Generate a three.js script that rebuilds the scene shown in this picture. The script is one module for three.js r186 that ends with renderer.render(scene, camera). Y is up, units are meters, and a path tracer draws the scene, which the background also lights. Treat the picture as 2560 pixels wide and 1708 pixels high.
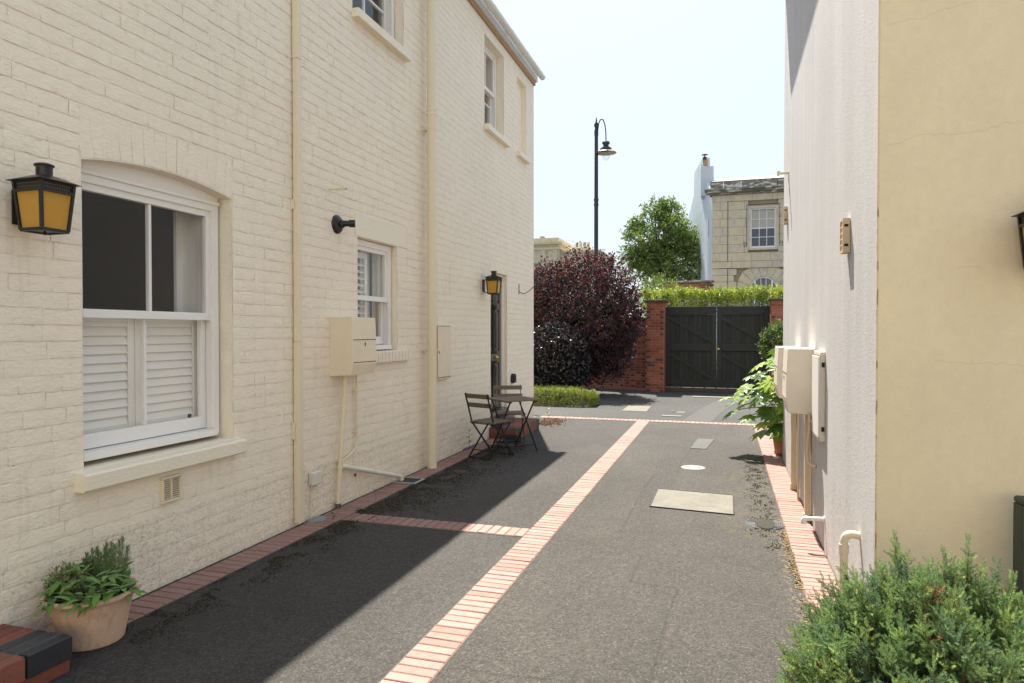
import * as THREE from 'three';
import { mergeGeometries, mergeVertices, toCreasedNormals } from 'three/addons/utils/BufferGeometryUtils.js';
import { RoundedBoxGeometry } from 'three/addons/geometries/RoundedBoxGeometry.js';

// ───────── camera, sky, sun, exposure ─────────
// The lane runs along -z; the left house's wall is x = -3.37, the right house's x = 0.70; camera at eye height.
const scene = new THREE.Scene();
const camera = new THREE.PerspectiveCamera(53.36, 1024 / 683, 0.05, 900);
camera.position.set(0, 1.6, 0);
camera.lookAt(-0.2986, 1.6 - 0.01412, -0.9543);
const renderer = new THREE.WebGLRenderer({ antialias: true });
renderer.setSize(1024, 683);
renderer.toneMapping = THREE.LinearToneMapping;
renderer.toneMappingExposure = 2.65;
renderer.shadowMap.enabled = true;

const SUN = new THREE.Vector3(-0.186, 1, -0.535).normalize();
{
  // clear, slightly hazy summer sky: pale near the horizon, bluer overhead, a broad glow round the sun
  const W = 512, H = 256, d = new Float32Array(W * H * 4), v = new THREE.Vector3();
  for (let j = 0; j < H; j++) for (let i = 0; i < W; i++) {
    const el = ((j + 0.5) / H - 0.5) * Math.PI, az = ((i + 0.5) / W - 0.5) * 2 * Math.PI;
    v.set(Math.cos(el) * Math.cos(az), Math.sin(el), Math.cos(el) * Math.sin(az));
    const h = Math.max(0, v.y), t = 1 - Math.exp(-h * 2.1);
    const cs = v.dot(SUN), glow = 0.20 * Math.exp(-(1 - cs) * 5) + 0.05 * (1 + cs * cs);
    let r = 0.292 * (1 - t) + 0.17 * t, g = 0.318 * (1 - t) + 0.222 * t, b = 0.344 * (1 - t) + 0.32 * t;
    r += glow * 0.85; g += glow * 0.9; b += glow * 0.9;
    if (v.y < 0) { r = g = b = 0.16; }
    d.set([r, g, b, 1], (j * W + i) * 4);
  }
  const sky = new THREE.DataTexture(d, W, H, THREE.RGBAFormat, THREE.FloatType);
  sky.mapping = THREE.EquirectangularReflectionMapping; sky.magFilter = THREE.LinearFilter; sky.minFilter = THREE.LinearFilter; sky.needsUpdate = true;
  scene.background = sky; scene.environment = sky;
}
const sun = new THREE.DirectionalLight(new THREE.Color(1, 0.945, 0.84), 5);
sun.position.copy(SUN).multiplyScalar(60).add(new THREE.Vector3(-1, 0, -12));
sun.target.position.set(-1, 0, -12);
sun.castShadow = true; sun.shadow.mapSize.set(4096, 4096); sun.shadow.bias = -0.0004;
Object.assign(sun.shadow.camera, { left: -30, right: 30, top: 30, bottom: -30, near: 1, far: 140 });
scene.add(sun, sun.target);

// ───────── helpers ─────────
function rng(seed) { let a = seed >>> 0; return () => { a = (a + 0x6D2B79F5) | 0; let t = Math.imul(a ^ (a >>> 15), 1 | a); t = (t + Math.imul(t ^ (t >>> 7), 61 | t)) ^ t; return ((t ^ (t >>> 14)) >>> 0) / 4294967296; }; }
const R0 = rng(20240611);
const rr = (a, b, r = R0) => a + (b - a) * r();
const LAT = new Float32Array(65536); { const r = rng(77); for (let i = 0; i < 65536; i++) LAT[i] = r(); }
function vnoise(x, y, per = 256) { // smooth value noise 0..1, periodic
  const xi = Math.floor(x), yi = Math.floor(y); let fx = x - xi, fy = y - yi;
  fx = fx * fx * (3 - 2 * fx); fy = fy * fy * (3 - 2 * fy);
  const m = (n) => ((n % per) + per) % per, x0 = m(xi), x1 = m(xi + 1), y0 = m(yi) * 256, y1 = m(yi + 1) * 256;
  const a = LAT[x0 + y0], b = LAT[x1 + y0], c = LAT[x0 + y1], d = LAT[x1 + y1];
  return (a + (b - a) * fx) * (1 - fy) + (c + (d - c) * fx) * fy;
}
function fbm(x, y, o = 4, per = 256) { let s = 0, w = 0.5, t = 0; for (let i = 0; i < o; i++) { s += w * vnoise(x, y, Math.min(256, per)); t += w; w *= 0.5; x = x * 2 + 17; y = y * 2 + 31; per *= 2; } return s / t; }
const clamp = (x, a = 0, b = 1) => Math.min(b, Math.max(a, x));
const sstep = (a, b, x) => { const t = clamp((x - a) / (b - a)); return t * t * (3 - 2 * t); };
const toS = (c) => 255 * (c <= 0.0031308 ? 12.92 * c : 1.055 * Math.pow(c, 1 / 2.4) - 0.055);
const SLUT = new Uint8Array(4097); for (let i = 0; i <= 4096; i++) SLUT[i] = Math.round(toS(i / 4096));
// colour map from linear values; f(x, y in metres, out)
function colTex(w, h, mw, mh, f) {
  const d = new Uint8Array(w * h * 4), o = [0, 0, 0];
  for (let j = 0; j < h; j++) for (let i = 0; i < w; i++) {
    f((i + 0.5) / w * mw, (j + 0.5) / h * mh, o); const k = (j * w + i) * 4;
    d[k] = SLUT[(clamp(o[0]) * 4096) | 0]; d[k + 1] = SLUT[(clamp(o[1]) * 4096) | 0]; d[k + 2] = SLUT[(clamp(o[2]) * 4096) | 0]; d[k + 3] = 255;
  }
  const t = new THREE.DataTexture(d, w, h, THREE.RGBAFormat); t.colorSpace = THREE.SRGBColorSpace;
  t.wrapS = t.wrapT = THREE.RepeatWrapping; t.magFilter = THREE.LinearFilter; t.repeat.set(1 / mw, 1 / mh); t.needsUpdate = true; return t;
}
function valTex(w, h, mw, mh, f) {
  const d = new Uint8Array(w * h * 4);
  for (let j = 0; j < h; j++) for (let i = 0; i < w; i++) { const v = clamp(f((i + 0.5) / w * mw, (j + 0.5) / h * mh)) * 255, k = (j * w + i) * 4; d[k] = d[k + 1] = d[k + 2] = v; d[k + 3] = 255; }
  const t = new THREE.DataTexture(d, w, h, THREE.RGBAFormat);
  t.wrapS = t.wrapT = THREE.RepeatWrapping; t.magFilter = THREE.LinearFilter; t.repeat.set(1 / mw, 1 / mh); t.needsUpdate = true; return t;
}
const lin = (r, g, b) => new THREE.Color().setRGB(r, g, b);
const M = (o) => new THREE.MeshStandardMaterial(o);
const MP = (o) => new THREE.MeshPhysicalMaterial(o);

function boxUV(g) { // uv in metres from the dominant direction of each face (non-indexed geometry)
  const p = g.attributes.position, uv = new Float32Array(p.count * 2), a = new THREE.Vector3(), b = new THREE.Vector3(), c = new THREE.Vector3();
  for (let i = 0; i < p.count; i += 3) {
    a.fromBufferAttribute(p, i); b.fromBufferAttribute(p, i + 1).sub(a); c.fromBufferAttribute(p, i + 2).sub(a); b.cross(c);
    const x = Math.abs(b.x), y = Math.abs(b.y), z = Math.abs(b.z);
    for (let k = i; k < i + 3; k++) {
      const X = p.getX(k), Y = p.getY(k), Z = p.getZ(k);
      if (z >= x && z >= y) uv.set([X, Y], k * 2); else if (x >= y) uv.set([Z, Y], k * 2); else uv.set([X, Z], k * 2);
    }
  }
  g.setAttribute('uv', new THREE.BufferAttribute(uv, 2)); return g;
}
function merge(list) {
  const l = list.map((g) => { const n = g.index ? g.toNonIndexed() : g; for (const k of Object.keys(n.attributes)) if (!['position', 'normal', 'uv'].includes(k)) n.deleteAttribute(k); if (!n.attributes.uv) boxUV(n); return n; });
  return l.length === 1 ? l[0] : mergeGeometries(l);
}
const box = (w, h, d, x = 0, y = 0, z = 0) => boxUV(new THREE.BoxGeometry(w, h, d).toNonIndexed().translate(x, y, z));
// box given by its limits
const lim = (x0, x1, y0, y1, z0, z1) => box(x1 - x0, y1 - y0, z1 - z0, (x0 + x1) / 2, (y0 + y1) / 2, (z0 + z1) / 2);
function rbox(w, h, d, r, x = 0, y = 0, z = 0) { const g = new RoundedBoxGeometry(w, h, d, 1, Math.min(r, w * 0.49, h * 0.49, d * 0.49)); return boxUV((g.index ? g.toNonIndexed() : g).translate(x, y, z)); }
const rlim = (x0, x1, y0, y1, z0, z1, r = 0.004) => rbox(x1 - x0, y1 - y0, z1 - z0, r, (x0 + x1) / 2, (y0 + y1) / 2, (z0 + z1) / 2);
const V = (x, y, z) => new THREE.Vector3(x, y, z);
function cyl(a, b, r, r2 = r, seg = 12) { // rod from a to b
  const d = b.clone().sub(a), g = new THREE.CylinderGeometry(r2, r, d.length(), seg);
  g.applyQuaternion(new THREE.Quaternion().setFromUnitVectors(V(0, 1, 0), d.clone().normalize())); g.translate((a.x + b.x) / 2, (a.y + b.y) / 2, (a.z + b.z) / 2); return g.toNonIndexed();
}
function bar(a, b, w, t, up = V(0, 1, 0)) { // rectangular bar from a to b, width w across, t along "up"
  const d = b.clone().sub(a), L = d.length(); d.normalize(); const s = up.clone().cross(d).normalize(), u = d.clone().cross(s);
  const g = new THREE.BoxGeometry(w, t, L).toNonIndexed(); boxUV(g); g.applyMatrix4(new THREE.Matrix4().makeBasis(s, u, d)); const m = a.clone().add(b).multiplyScalar(0.5); g.translate(m.x, m.y, m.z); return g;
}
function tube(pts, r, seg = 10, n = 40) { return new THREE.TubeGeometry(new THREE.CatmullRomCurve3(pts, false, 'catmullrom', 0.3), n, r, seg).toNonIndexed(); }
const lathe = (pts, seg = 32) => new THREE.LatheGeometry(pts.map(([x, y]) => new THREE.Vector2(x, y)), seg);
function prism(shape, depth, bevel = 0) {
  const g = new THREE.ExtrudeGeometry(shape, { depth, bevelEnabled: bevel > 0, bevelSize: bevel, bevelThickness: bevel, bevelSegments: 1, curveSegments: 24 }); return boxUV(g.index ? g.toNonIndexed() : g);
}
const poly = (pts) => new THREE.Shape(pts.map(([x, y]) => new THREE.Vector2(x, y)));

const used = {};
const numbered = (n) => { used[n] = (used[n] ?? -1) + 1; return used[n] ? `${n}_${String(used[n]).padStart(3, '0')}` : n; };
function mesh(name, geo, mat, parent) {
  const m = new THREE.Mesh(Array.isArray(geo) ? merge(geo) : geo, mat); m.name = parent ? name : numbered(name); m.castShadow = m.receiveShadow = true; (parent ?? scene).add(m); return m;
}
function part(name, parent) { const g = new THREE.Group(); g.name = name; parent.add(g); return g; }
function tag(o, label, category, group) { o.userData.label = label; o.userData.category = category; if (group) o.userData.group = group; return o; }
function thing(name, label, category, [x, y, z] = [0, 0, 0], turn = 0, group) {
  const o = new THREE.Group(); o.name = numbered(name); o.position.set(x, y, z); o.rotation.y = turn; scene.add(o); return tag(o, label, category, group);
}
function structure(name, geo, mat) { const m = mesh(name, geo, mat); m.userData.kind = 'structure'; return m; }
function stuff(o) { o.userData.kind = 'stuff'; return o; }
// things fixed to the left wall: local x runs along the lane away from the camera, z out of the wall
const XL = -3.37, XR = 0.70;
const onLeft = (name, label, cat, s, y = 0, n = 0, group) => thing(name, label, cat, [XL + n, y, -s], Math.PI / 2, group);
// things fixed to the right house's lane wall: local x runs towards the camera, z out of the wall
const onRight = (name, label, cat, s, y = 0, n = 0, group) => thing(name, label, cat, [XR - n, y, -s], -Math.PI / 2, group);
function inst(name, geo, mat, list, parent) { // list of {p, q, s, c}
  const m = new THREE.InstancedMesh(geo, mat, list.length), x = new THREE.Matrix4(), sc = new THREE.Vector3(); m.name = parent ? name : numbered(name); m.castShadow = m.receiveShadow = true;
  list.forEach((e, i) => { typeof e.s === 'number' ? sc.set(e.s, e.s, e.s) : sc.copy(e.s); m.setMatrixAt(i, x.compose(e.p, e.q, sc)); if (e.c) m.setColorAt(i, e.c); });
  (parent ?? scene).add(m); return m;
}
const qUp = (d, roll = 0) => new THREE.Quaternion().setFromUnitVectors(V(0, 1, 0), d).multiply(new THREE.Quaternion().setFromAxisAngle(V(0, 1, 0), roll));
const rdir = (r = R0) => { const z = r() * 2 - 1, a = r() * 6.2832, s = Math.sqrt(1 - z * z); return V(s * Math.cos(a), z, s * Math.sin(a)); };
const gauss = (r = R0) => (r() + r() + r() + r() - 2) * 0.866;
// ───────── ground ─────────
const mortarM = M({ color: lin(0.13, 0.10, 0.075), roughness: 1 });
const grainBump = valTex(1024, 1024, 0.9, 0.9, (x, y) => 0.55 * vnoise(x / 0.9 * 128, y / 0.9 * 128, 128) + 0.45 * vnoise(x / 0.9 * 250 + 9, y / 0.9 * 250, 250));
{
  const seams = [
    [[-0.43, 9.5], [-0.51, 8.38], [-0.5, 7.89], [-0.73, 7.83], [-0.78, 7.08], [-0.79, 5.37]],
    [[-0.56, 4.92], [-0.57, 4.36], [-0.46, 4.34], [-0.27, 4.34], [-0.3, 3.89], [-0.34, 2.2]],
    [[-1.25, 2.97], [-1.15, 3.0], [-1.04, 2.985], [-0.9, 3.0], [-0.7, 3.02]]];
  const segD = (x, z) => { let m = 9; for (const s of seams) for (let i = 1; i < s.length; i++) { const [ax, az] = s[i - 1], [bx, bz] = s[i], dx = bx - ax, dz = bz - az, t = clamp(((x - ax) * dx + (z - az) * dz) / (dx * dx + dz * dz)), qx = ax + dx * t - x, qz = az + dz * t - z, d = qx * qx + qz * qz; if (d < m) m = d; } return Math.sqrt(m); };
  const X0 = -3.4, W = 4.2, L = 12.6;
  const map = colTex(2048, 2048, W, L, (u, z, o) => {
    const x = X0 + u, g1 = vnoise(u * 115, z * 115), g2 = vnoise(u * 260 + 5, z * 230 + 3), g3 = vnoise(u * 48, z * 48);
    const big = fbm(u * 0.9 + 3, z * 0.55, 4), mid = fbm(u * 4, z * 3 + 7, 3);
    let a = 0.049 * (0.36 + 0.66 * g1 + 0.62 * (g2 - 0.3) + 0.20 * (g3 - 0.5)) * (0.70 + 0.62 * big) * (0.86 + 0.28 * mid);
    if (g2 > 0.80 && g1 > 0.55) a += 0.045;                      // pale stones in the surface
    if (x > -1.28 && x < -0.78 && z > 5.3) a *= 1.08; if (x > -0.31 && z < 4.34) a *= 1.07;      // older strips between the cuts
    const left = x < -1.38 ? 0 : 1;                            // the two halves were laid separately
    let r = a * (1.09 + 0.04 * left), g = a * (0.985), b = a * (0.88 - 0.04 * left);
    // cut and patched seams
    const d = segD(x + 0.012 * (g3 - 0.5), z + 0.012 * (mid - 0.5));
    const s = 1 - sstep(0.004, 0.013, d); const k = 1 - 0.42 * s * (0.4 + 0.6 * mid); r *= k; g *= k; b *= k;
    // damp earth and moss film by the left edging, with a ragged outline
    const e1 = fbm(u * 34 + 11, z * 26, 4), dx = (x + 3.12);
    const m1 = sstep(0.50, 0.62, e1 + 0.10 * Math.exp(-dx * 2.4) - 0.10 * sstep(0.35, 0.9, dx) - 0.05 - 0.3 * sstep(0.9, 1.0, dx)) * (z > 2.6 ? 1 : 0);
    r += (0.030 - r) * 0.5 * m1; g += (0.026 - g) * 0.5 * m1; b += (0.019 - b) * 0.5 * m1;
    // moss by the right band
    const e2 = fbm(u * 22 + 40, z * 16 + 5, 4), m2 = sstep(0.58, 0.72, e2 - 0.5 * sstep(0.30, 0.55, Math.abs(x - 0.32)) - 0.5 * sstep(1.3, 2.0, Math.abs(z - 7.0)));
    r += (0.085 - r) * 0.5 * m2; g += (0.07 - g) * 0.5 * m2; b += (0.025 - b) * 0.5 * m2;
    // dry grass bits and grit along the right band
    const m3 = 0.45 * sstep(0.58, 0.70, fbm(u * 70, z * 60 + 9, 3)) * (1 - sstep(0.03, 0.12, Math.abs(x - 0.46))) * (z < 6.2 ? 1 : 0.25);
    r += (0.40 - r) * 0.75 * m3; g += (0.30 - g) * 0.75 * m3; b += (0.15 - b) * 0.75 * m3;
    o[0] = r; o[1] = g; o[2] = b;
  });
  const asphaltM = M({ map, roughness: 0.92, bumpMap: grainBump, bumpScale: 0.006 });
  const sheet = (x0, x1, z0, z1, y, nx, nz, ox, oz, bumpy) => { // horizontal sheet, uv in metres
    const g = new THREE.PlaneGeometry(1, 1, nx, nz), p = g.attributes.position, uv = g.attributes.uv;
    for (let i = 0; i < p.count; i++) { const x = x0 + (p.getX(i) + 0.5) * (x1 - x0), z = z0 + (p.getY(i) + 0.5) * (z1 - z0); p.setXYZ(i, x, y + (bumpy ? bumpy * (fbm(x * 1.3 + 50, z * 1.3, 2) - 0.5) : 0), -z); uv.setXY(i, x - ox, z - oz); }
    g.computeVertexNormals(); return g;
  };
  structure('lane', sheet(X0, 0.8, 0, 12.6, 0, 42, 126, X0, 0, 0.004), asphaltM);
  const yardMap = colTex(2048, 2048, 16, 16, (x, z, o) => {
    const g1 = vnoise(x * 16, z * 16, 256), g2 = vnoise(x * 100, z * 100), g3 = vnoise(x * 48, z * 48), big = fbm(x * 0.5, z * 0.5, 4, 8);
    let a = 0.053 * (0.55 + 0.45 * g2 + 0.35 * g3) * (0.72 + 0.55 * big) * (0.92 + 0.16 * g1);
    // smoother resurfaced strip running across the yard
    const X = x - 8, zz = z + 12.6, w = Math.abs(X + 0.48 - 0.11 * (zz - 12.5) - 0.035 * (zz - 14) * Math.max(0, zz - 14) * 0.6), m = (1 - sstep(0.24, 0.27, w)) * (zz < 18 ? 1 : 0);
    a = a * (1 - m) + m * 0.066 * (0.85 + 0.3 * g2); const edge = (1 - sstep(0.0, 0.02, Math.abs(w - 0.26))) * (zz < 18 ? 1 : 0); a *= 1 - 0.35 * edge;
    o[0] = a * 1.03; o[1] = a; o[2] = a * 0.93;
  });
  structure('yard', sheet(-8, 8, 12.6, 28.6, 0, 1, 1, -8, 12.6), M({ map: yardMap, roughness: 0.93, bumpMap: grainBump, bumpScale: 0.005 }));
  const baseMap = colTex(512, 512, 8, 8, (x, z, o) => { const a = 0.09 * (0.6 + 0.8 * fbm(x * 8, z * 8, 4, 64)); o[0] = a * 1.05; o[1] = a; o[2] = a * 0.9; });
  structure('ground', sheet(-300, 300, -200, 400, -0.012, 1, 1, 0, 0), M({ map: baseMap, roughness: 1 }));
}

// clay paving bricks: a few worn variants of one bevelled block, four tones
const clayMap = colTex(512, 512, 1, 1, (x, y, o) => {
  const n = fbm(x * 16, y * 16, 4, 16), f = vnoise(x * 200, y * 200, 200), s = sstep(0.66, 0.74, fbm(x * 40 + 3, y * 40, 3, 40));
  const k = (0.88 + 0.2 * n) * (0.94 + 0.12 * f); o[0] = 1.0 * k - 0.2 * s; o[1] = 0.99 * k - 0.14 * s; o[2] = 0.98 * k - 0.12 * s;
});
const clayBump = valTex(256, 256, 0.25, 0.25, (x, y) => fbm(x * 160, y * 160, 3, 40));
const clayTones = [[0.312, 0.175, 0.145], [0.298, 0.162, 0.133], [0.326, 0.19, 0.162], [0.308, 0.176, 0.15], [0.275, 0.142, 0.116]].map((c) => M({ color: lin(...c), map: clayMap, roughness: 0.78, bumpMap: clayBump, bumpScale: 0.0012 }));
function blockGeo(l, h, w, b, seed) { // bevelled block, top at y = 0, worn corners; 28 triangles
  const r = rng(seed), P = [], j = () => (r() - 0.5) * 0.003, ring = (hx, hz, y, jj) => [[-hx, y, -hz], [hx, y, -hz], [hx, y, hz], [-hx, y, hz]].map(([x, yy, z]) => V(x + jj * j(), yy + jj * j() * 0.4, z + jj * j()));
  const top = ring(l / 2 - b, w / 2 - b, 0, 1), edge = ring(l / 2, w / 2, -b, 1), low = ring(l / 2, w / 2, -h, 0), c = V(0, 0.0006, 0);
  for (let i = 0; i < 4; i++) { const k = (i + 1) % 4; P.push(top[i], c, top[k], edge[i], top[i], top[k], edge[i], top[k], edge[k], low[i], edge[i], edge[k], low[i], edge[k], low[k]); }
  const g = new THREE.BufferGeometry().setFromPoints(P); g.computeVertexNormals(); boxUV(g);
  const uv = g.attributes.uv, ox = r(), oy = r(); for (let i = 0; i < uv.count; i++) uv.setXY(i, uv.getX(i) + ox, uv.getY(i) + oy);
  return g;
}
const paver = Array.from({ length: 7 }, (_, i) => blockGeo(0.213, 0.06, 0.0655, 0.004, 900 + i));
function band(name, x0, z0, along, n, pitch, R) { // a soldier course: bed of mortar with bricks laid across it
  const w = 0.213, len = n * pitch;
  const bed = along === 'z' ? lim(x0 - 0.006, x0 + w + 0.006, -0.03, 0.0025, -(z0 + len), -z0) : lim(x0, x0 + len, -0.03, 0.0025, -(z0 + w + 0.006), -(z0 - 0.006));
  const s = structure(name, bed, mortarM);
  for (let i = 0; i < n; i++) {
    const b = mesh('brick', paver[(R() * 7) | 0], clayTones[(Math.pow(R(), 1.4) * 5) | 0], s), c = (i + 0.5) * pitch;
    if (along === 'z') b.position.set(x0 + w / 2 + (R() - 0.5) * 0.006, 0.0075 + (R() - 0.5) * 0.003, -(z0 + c));
    else { b.position.set(x0 + c, 0.0075 + (R() - 0.5) * 0.003, -(z0 + w / 2 + (R() - 0.5) * 0.006)); b.rotation.y = Math.PI / 2; }
    b.rotation.y += (R() - 0.5) * 0.02 + (R() < 0.5 ? Math.PI : 0); b.rotation.x = (R() - 0.5) * 0.012; b.rotation.z = (R() - 0.5) * 0.008;
  }
  return s;
}
{
  const R = rng(5);
  band('brick_edging', -3.332, 2.42, 'z', 111, 0.0752, R);   // along the left wall up to the front step
  band('brick_centre_band', -1.492, 1.2, 'z', 147, 0.0752, R);
  band('brick_edging_by_right_wall', 0.478, 1.6, 'z', 142, 0.0752, R);
  band('brick_cross_band', -3.115, 5.062, 'x', 21, 0.0772, R);
  band('brick_threshold_band', -3.30, 12.265, 'x', 51, 0.0780, R);
}
// ───────── left house ─────────
const wallMap = (() => {
  const W = 17, H = 6.8; // s from -4.5
  return colTex(2048, 1024, W, H, (x, y, o) => {
    const s = x - 4.5, n = fbm(x * 1.1, y * 1.1, 4), f = fbm(x * 14, y * 14, 3), k = (0.945 + 0.09 * n) * (0.97 + 0.06 * f);
    let r = 0.90 * k, g = 0.803 * k, b = 0.635 * k;
    // splashed earth and flaked paint low down: spots with ragged outlines
    const e = fbm(x * 105, y * 110, 3), e2 = fbm(x * 3 + 9, y * 5, 3), low = 0.15 * Math.exp(-y / 0.06) + 0.05 * Math.exp(-y / 0.2);
    const m = sstep(0.60, 0.70, e + low + 0.25 * (e2 - 0.5)) * (y < 0.45 ? 1 : 0) * 0.34;
    r += (0.38 - r) * m; g += (0.27 - g) * m; b += (0.16 - b) * m;
    // thin runs under sills and fixings
    const st = sstep(0.66, 0.74, fbm(x * 24, y * 1.4, 3)) * sstep(0.45, 0.7, e2) * 0.06; r *= 1 - st; g *= 1 - st * 1.15; b *= 1 - st * 1.4;
    o[0] = r; o[1] = g; o[2] = b;
  });
})();
const paintBump = valTex(1024, 1024, 1.2, 1.2, (x, y) => {
  const u = x / 1.2, v = y / 1.2, a = fbm(u * 56, v * 72, 4, 56), rid = 1 - Math.abs(2 * fbm(u * 26 + 3, v * 62, 4, 26) - 1), f = vnoise(u * 200, v * 200, 200);
  return 0.48 * a + 0.42 * Math.pow(rid, 3) + 0.10 * f;
});
const wallUV = (g) => { const uv = g.attributes.uv; for (let i = 0; i < uv.count; i++) uv.setX(i, uv.getX(i) + 4.5); return g; };
const creamM = M({ map: wallMap, roughness: 0.62, bumpMap: paintBump, bumpScale: 0.0032 });
const creamSmoothM = M({ color: lin(0.87, 0.79, 0.61), roughness: 0.5, bumpMap: paintBump, bumpScale: 0.0025 });
const pipeM = M({ color: lin(0.80, 0.70, 0.50), roughness: 0.42 });
const whiteM = M({ color: lin(0.87, 0.84, 0.78), roughness: 0.35, bumpMap: paintBump, bumpScale: 0.0015 });
const upvcM = M({ color: lin(0.78, 0.775, 0.76), roughness: 0.3 });
const innerM = M({ color: lin(0.17, 0.17, 0.175), roughness: 0.95 });
const shutterM = M({ color: lin(0.84, 0.81, 0.73), roughness: 0.45 });
const glassM = MP({ color: lin(1, 1, 1), roughness: 0.02, transmission: 1, thickness: 0, ior: 1.5, metalness: 0 });
const blackM = M({ color: lin(0.012, 0.012, 0.013), roughness: 0.38 });
const ironM = M({ color: lin(0.014, 0.014, 0.015), roughness: 0.5, metalness: 0.2 });

const house = thing('painted_brick_house', 'long cream painted brick house with sash windows on the left of the lane', 'house', [XL, 0, 0], Math.PI / 2);
const wallPart = part('wall', house);
const S0 = -4.5, S1 = 12.10, TOP = 6.12;
// openings: [s0, s1, y0, y1]
const OW1 = [2.862, 4.052, 0.838, 2.548], OSM = [5.80, 6.62, 1.405, 2.517], OU1 = [5.72, 6.785, 4.655, 6.03], OU2 = [9.42, 10.32, 4.65, 5.965], OBL = [11.06, 11.58, 4.66, 5.93], ODR = [9.69, 10.485, 0.30, 2.51];
const RISE = 0.062;
{
  const sh = poly([[S0, -0.05], [S1, -0.05], [S1, TOP], [S0, TOP]]);
  const hole = ([a, b, c, d]) => { const p = new THREE.Path(); p.moveTo(a, c); p.lineTo(b, c); p.lineTo(b, d); p.lineTo(a, d); p.lineTo(a, c); return p; };
  for (const o of [OSM, OU1, OU2, ODR]) sh.holes.push(hole(o));
  const [a, b, c, d] = OW1, p = new THREE.Path(); p.moveTo(a, c); p.lineTo(b, c); for (let i = 0; i <= 16; i++) { const t = i / 16; p.lineTo(b + (a - b) * t, d + RISE * 4 * t * (1 - t)); } p.lineTo(a, c); sh.holes.push(p);
  const [e, f, gg, h] = OBL; sh.holes.push(hole(OBL));
  const core = new THREE.ExtrudeGeometry(sh, { depth: 0.30, bevelEnabled: false }).translate(0, 0, -0.30);
  mesh('masonry', wallUV(boxUV(core)), creamM, wallPart);
  mesh('blind_window_back', wallUV(lim(e - 0.02, f + 0.02, gg - 0.02, h + 0.02, -0.28, -0.085)), creamM, wallPart);
  // inner shell: floors, ceilings and far walls of the rooms behind the windows
  mesh('inner_shell', [lim(S0, S1 - 0.3, -0.04, 0.25, -5.2, -0.301), lim(S0, S1 - 0.3, 2.75, 2.95, -5.2, -0.301), lim(S0, S1 - 0.3, 6.02, 6.13, -5.2, -0.301), lim(S0, S1 - 0.3, -0.04, 6.12, -5.4, -5.2), lim(S0 - 0.2, S0, -0.04, 6.12, -5.4, -0.301), lim(4.72, 4.86, 0.25, 6.02, -5.2, -0.301), lim(9.2, 9.3, 0.25, 2.75, -5.2, -0.301)], innerM, house);
  mesh('end_wall', wallUV(lim(S1 - 0.3, S1 - 0.001, -0.05, TOP - 0.002, -5.4, -0.302)), creamM, house);

  // painted bricks, each with its own uneven face
  const R = rng(31), PH = 0.087, pieces = [];
  const voidsAt = (y0, y1) => { const v = []; const add = (o, pad = 0.004) => { if (y1 > o[2] && y0 < o[3]) v.push([o[0] - pad, o[1] + pad]); };
    add([OW1[0], OW1[1], OW1[2] - 0.115, OW1[3] + 0.01]); add(OSM); add(OU1); add(OU2); add(OBL); add(ODR);
    add([OW1[0] - 0.012, OW1[1] + 0.012, OW1[3], OW1[3] + 0.27], 0);       // soldier arch
    add([OSM[0] - 0.06, OSM[1] + 0.24, OSM[3], OSM[3] + 0.24]);         // plain lintels
    add([ODR[0] - 0.04, ODR[1] + 0.04, ODR[3], ODR[3] + 0.16]);
    return v.sort((a, b) => a[0] - b[0]); };
  const brick = (s0, s1, y0, y1, proud, warp) => {
    const bx = 0.0025, by = 0.0024, w = s1 - s0, h = y1 - y0; if (w < 0.03) return;
    const xs = [0, bx, w * 0.22, w * 0.44, w * 0.62, w * 0.82, w - bx, w], ys = [0, by, h * 0.5, h - by, h], P = [], UV = [], I = [], tilt = -0.0018 + (R() - 0.5) * 0.0030, tw = (R() - 0.5) * 0.002, perp = R() < 0.88 ? 0.97 : 0.3;
    for (let j = 0; j < 5; j++) for (let i = 0; i < 8; i++) {
      const rim = i === 0 || i === 7 || j === 0 || j === 4, jx = (R() - 0.5) * 0.004, jy = (R() - 0.5) * (rim ? 0.0065 : 0.004) + 0.010 * (fbm((s0 + xs[i]) * 1.6, y0 * 9, 2) - 0.5);
      const x = s0 + xs[i] + jx, y = y0 + ys[j] + jy;
      P.push(x, y, (j === 0 || j === 4) ? (R() < 0.38 ? proud * 0.9 : -0.0003) : (i === 0 || i === 7) ? proud * perp : proud + tilt * (ys[j] / h - 0.5) + tw * (xs[i] / w - 0.5) * 2 + (R() - 0.5) * 0.0012); UV.push(x + 4.5, y);
    }
    for (let j = 0; j < 4; j++) for (let i = 0; i < 7; i++) { const k = j * 8 + i; I.push(k, k + 1, k + 9, k, k + 9, k + 8); }
    const g = new THREE.BufferGeometry(); g.setAttribute('position', new THREE.Float32BufferAttribute(P, 3)); g.setAttribute('uv', new THREE.Float32BufferAttribute(UV, 2)); g.setIndex(I); g.computeVertexNormals();
    if (warp) warp(g); pieces.push({ g, d: Math.hypot((s0 + s1) / 2, 3.37, (y0 + y1) / 2 - 1.6), s: (s0 + s1) / 2, y: (y0 + y1) / 2 });
  };
  let row = 0;
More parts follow.
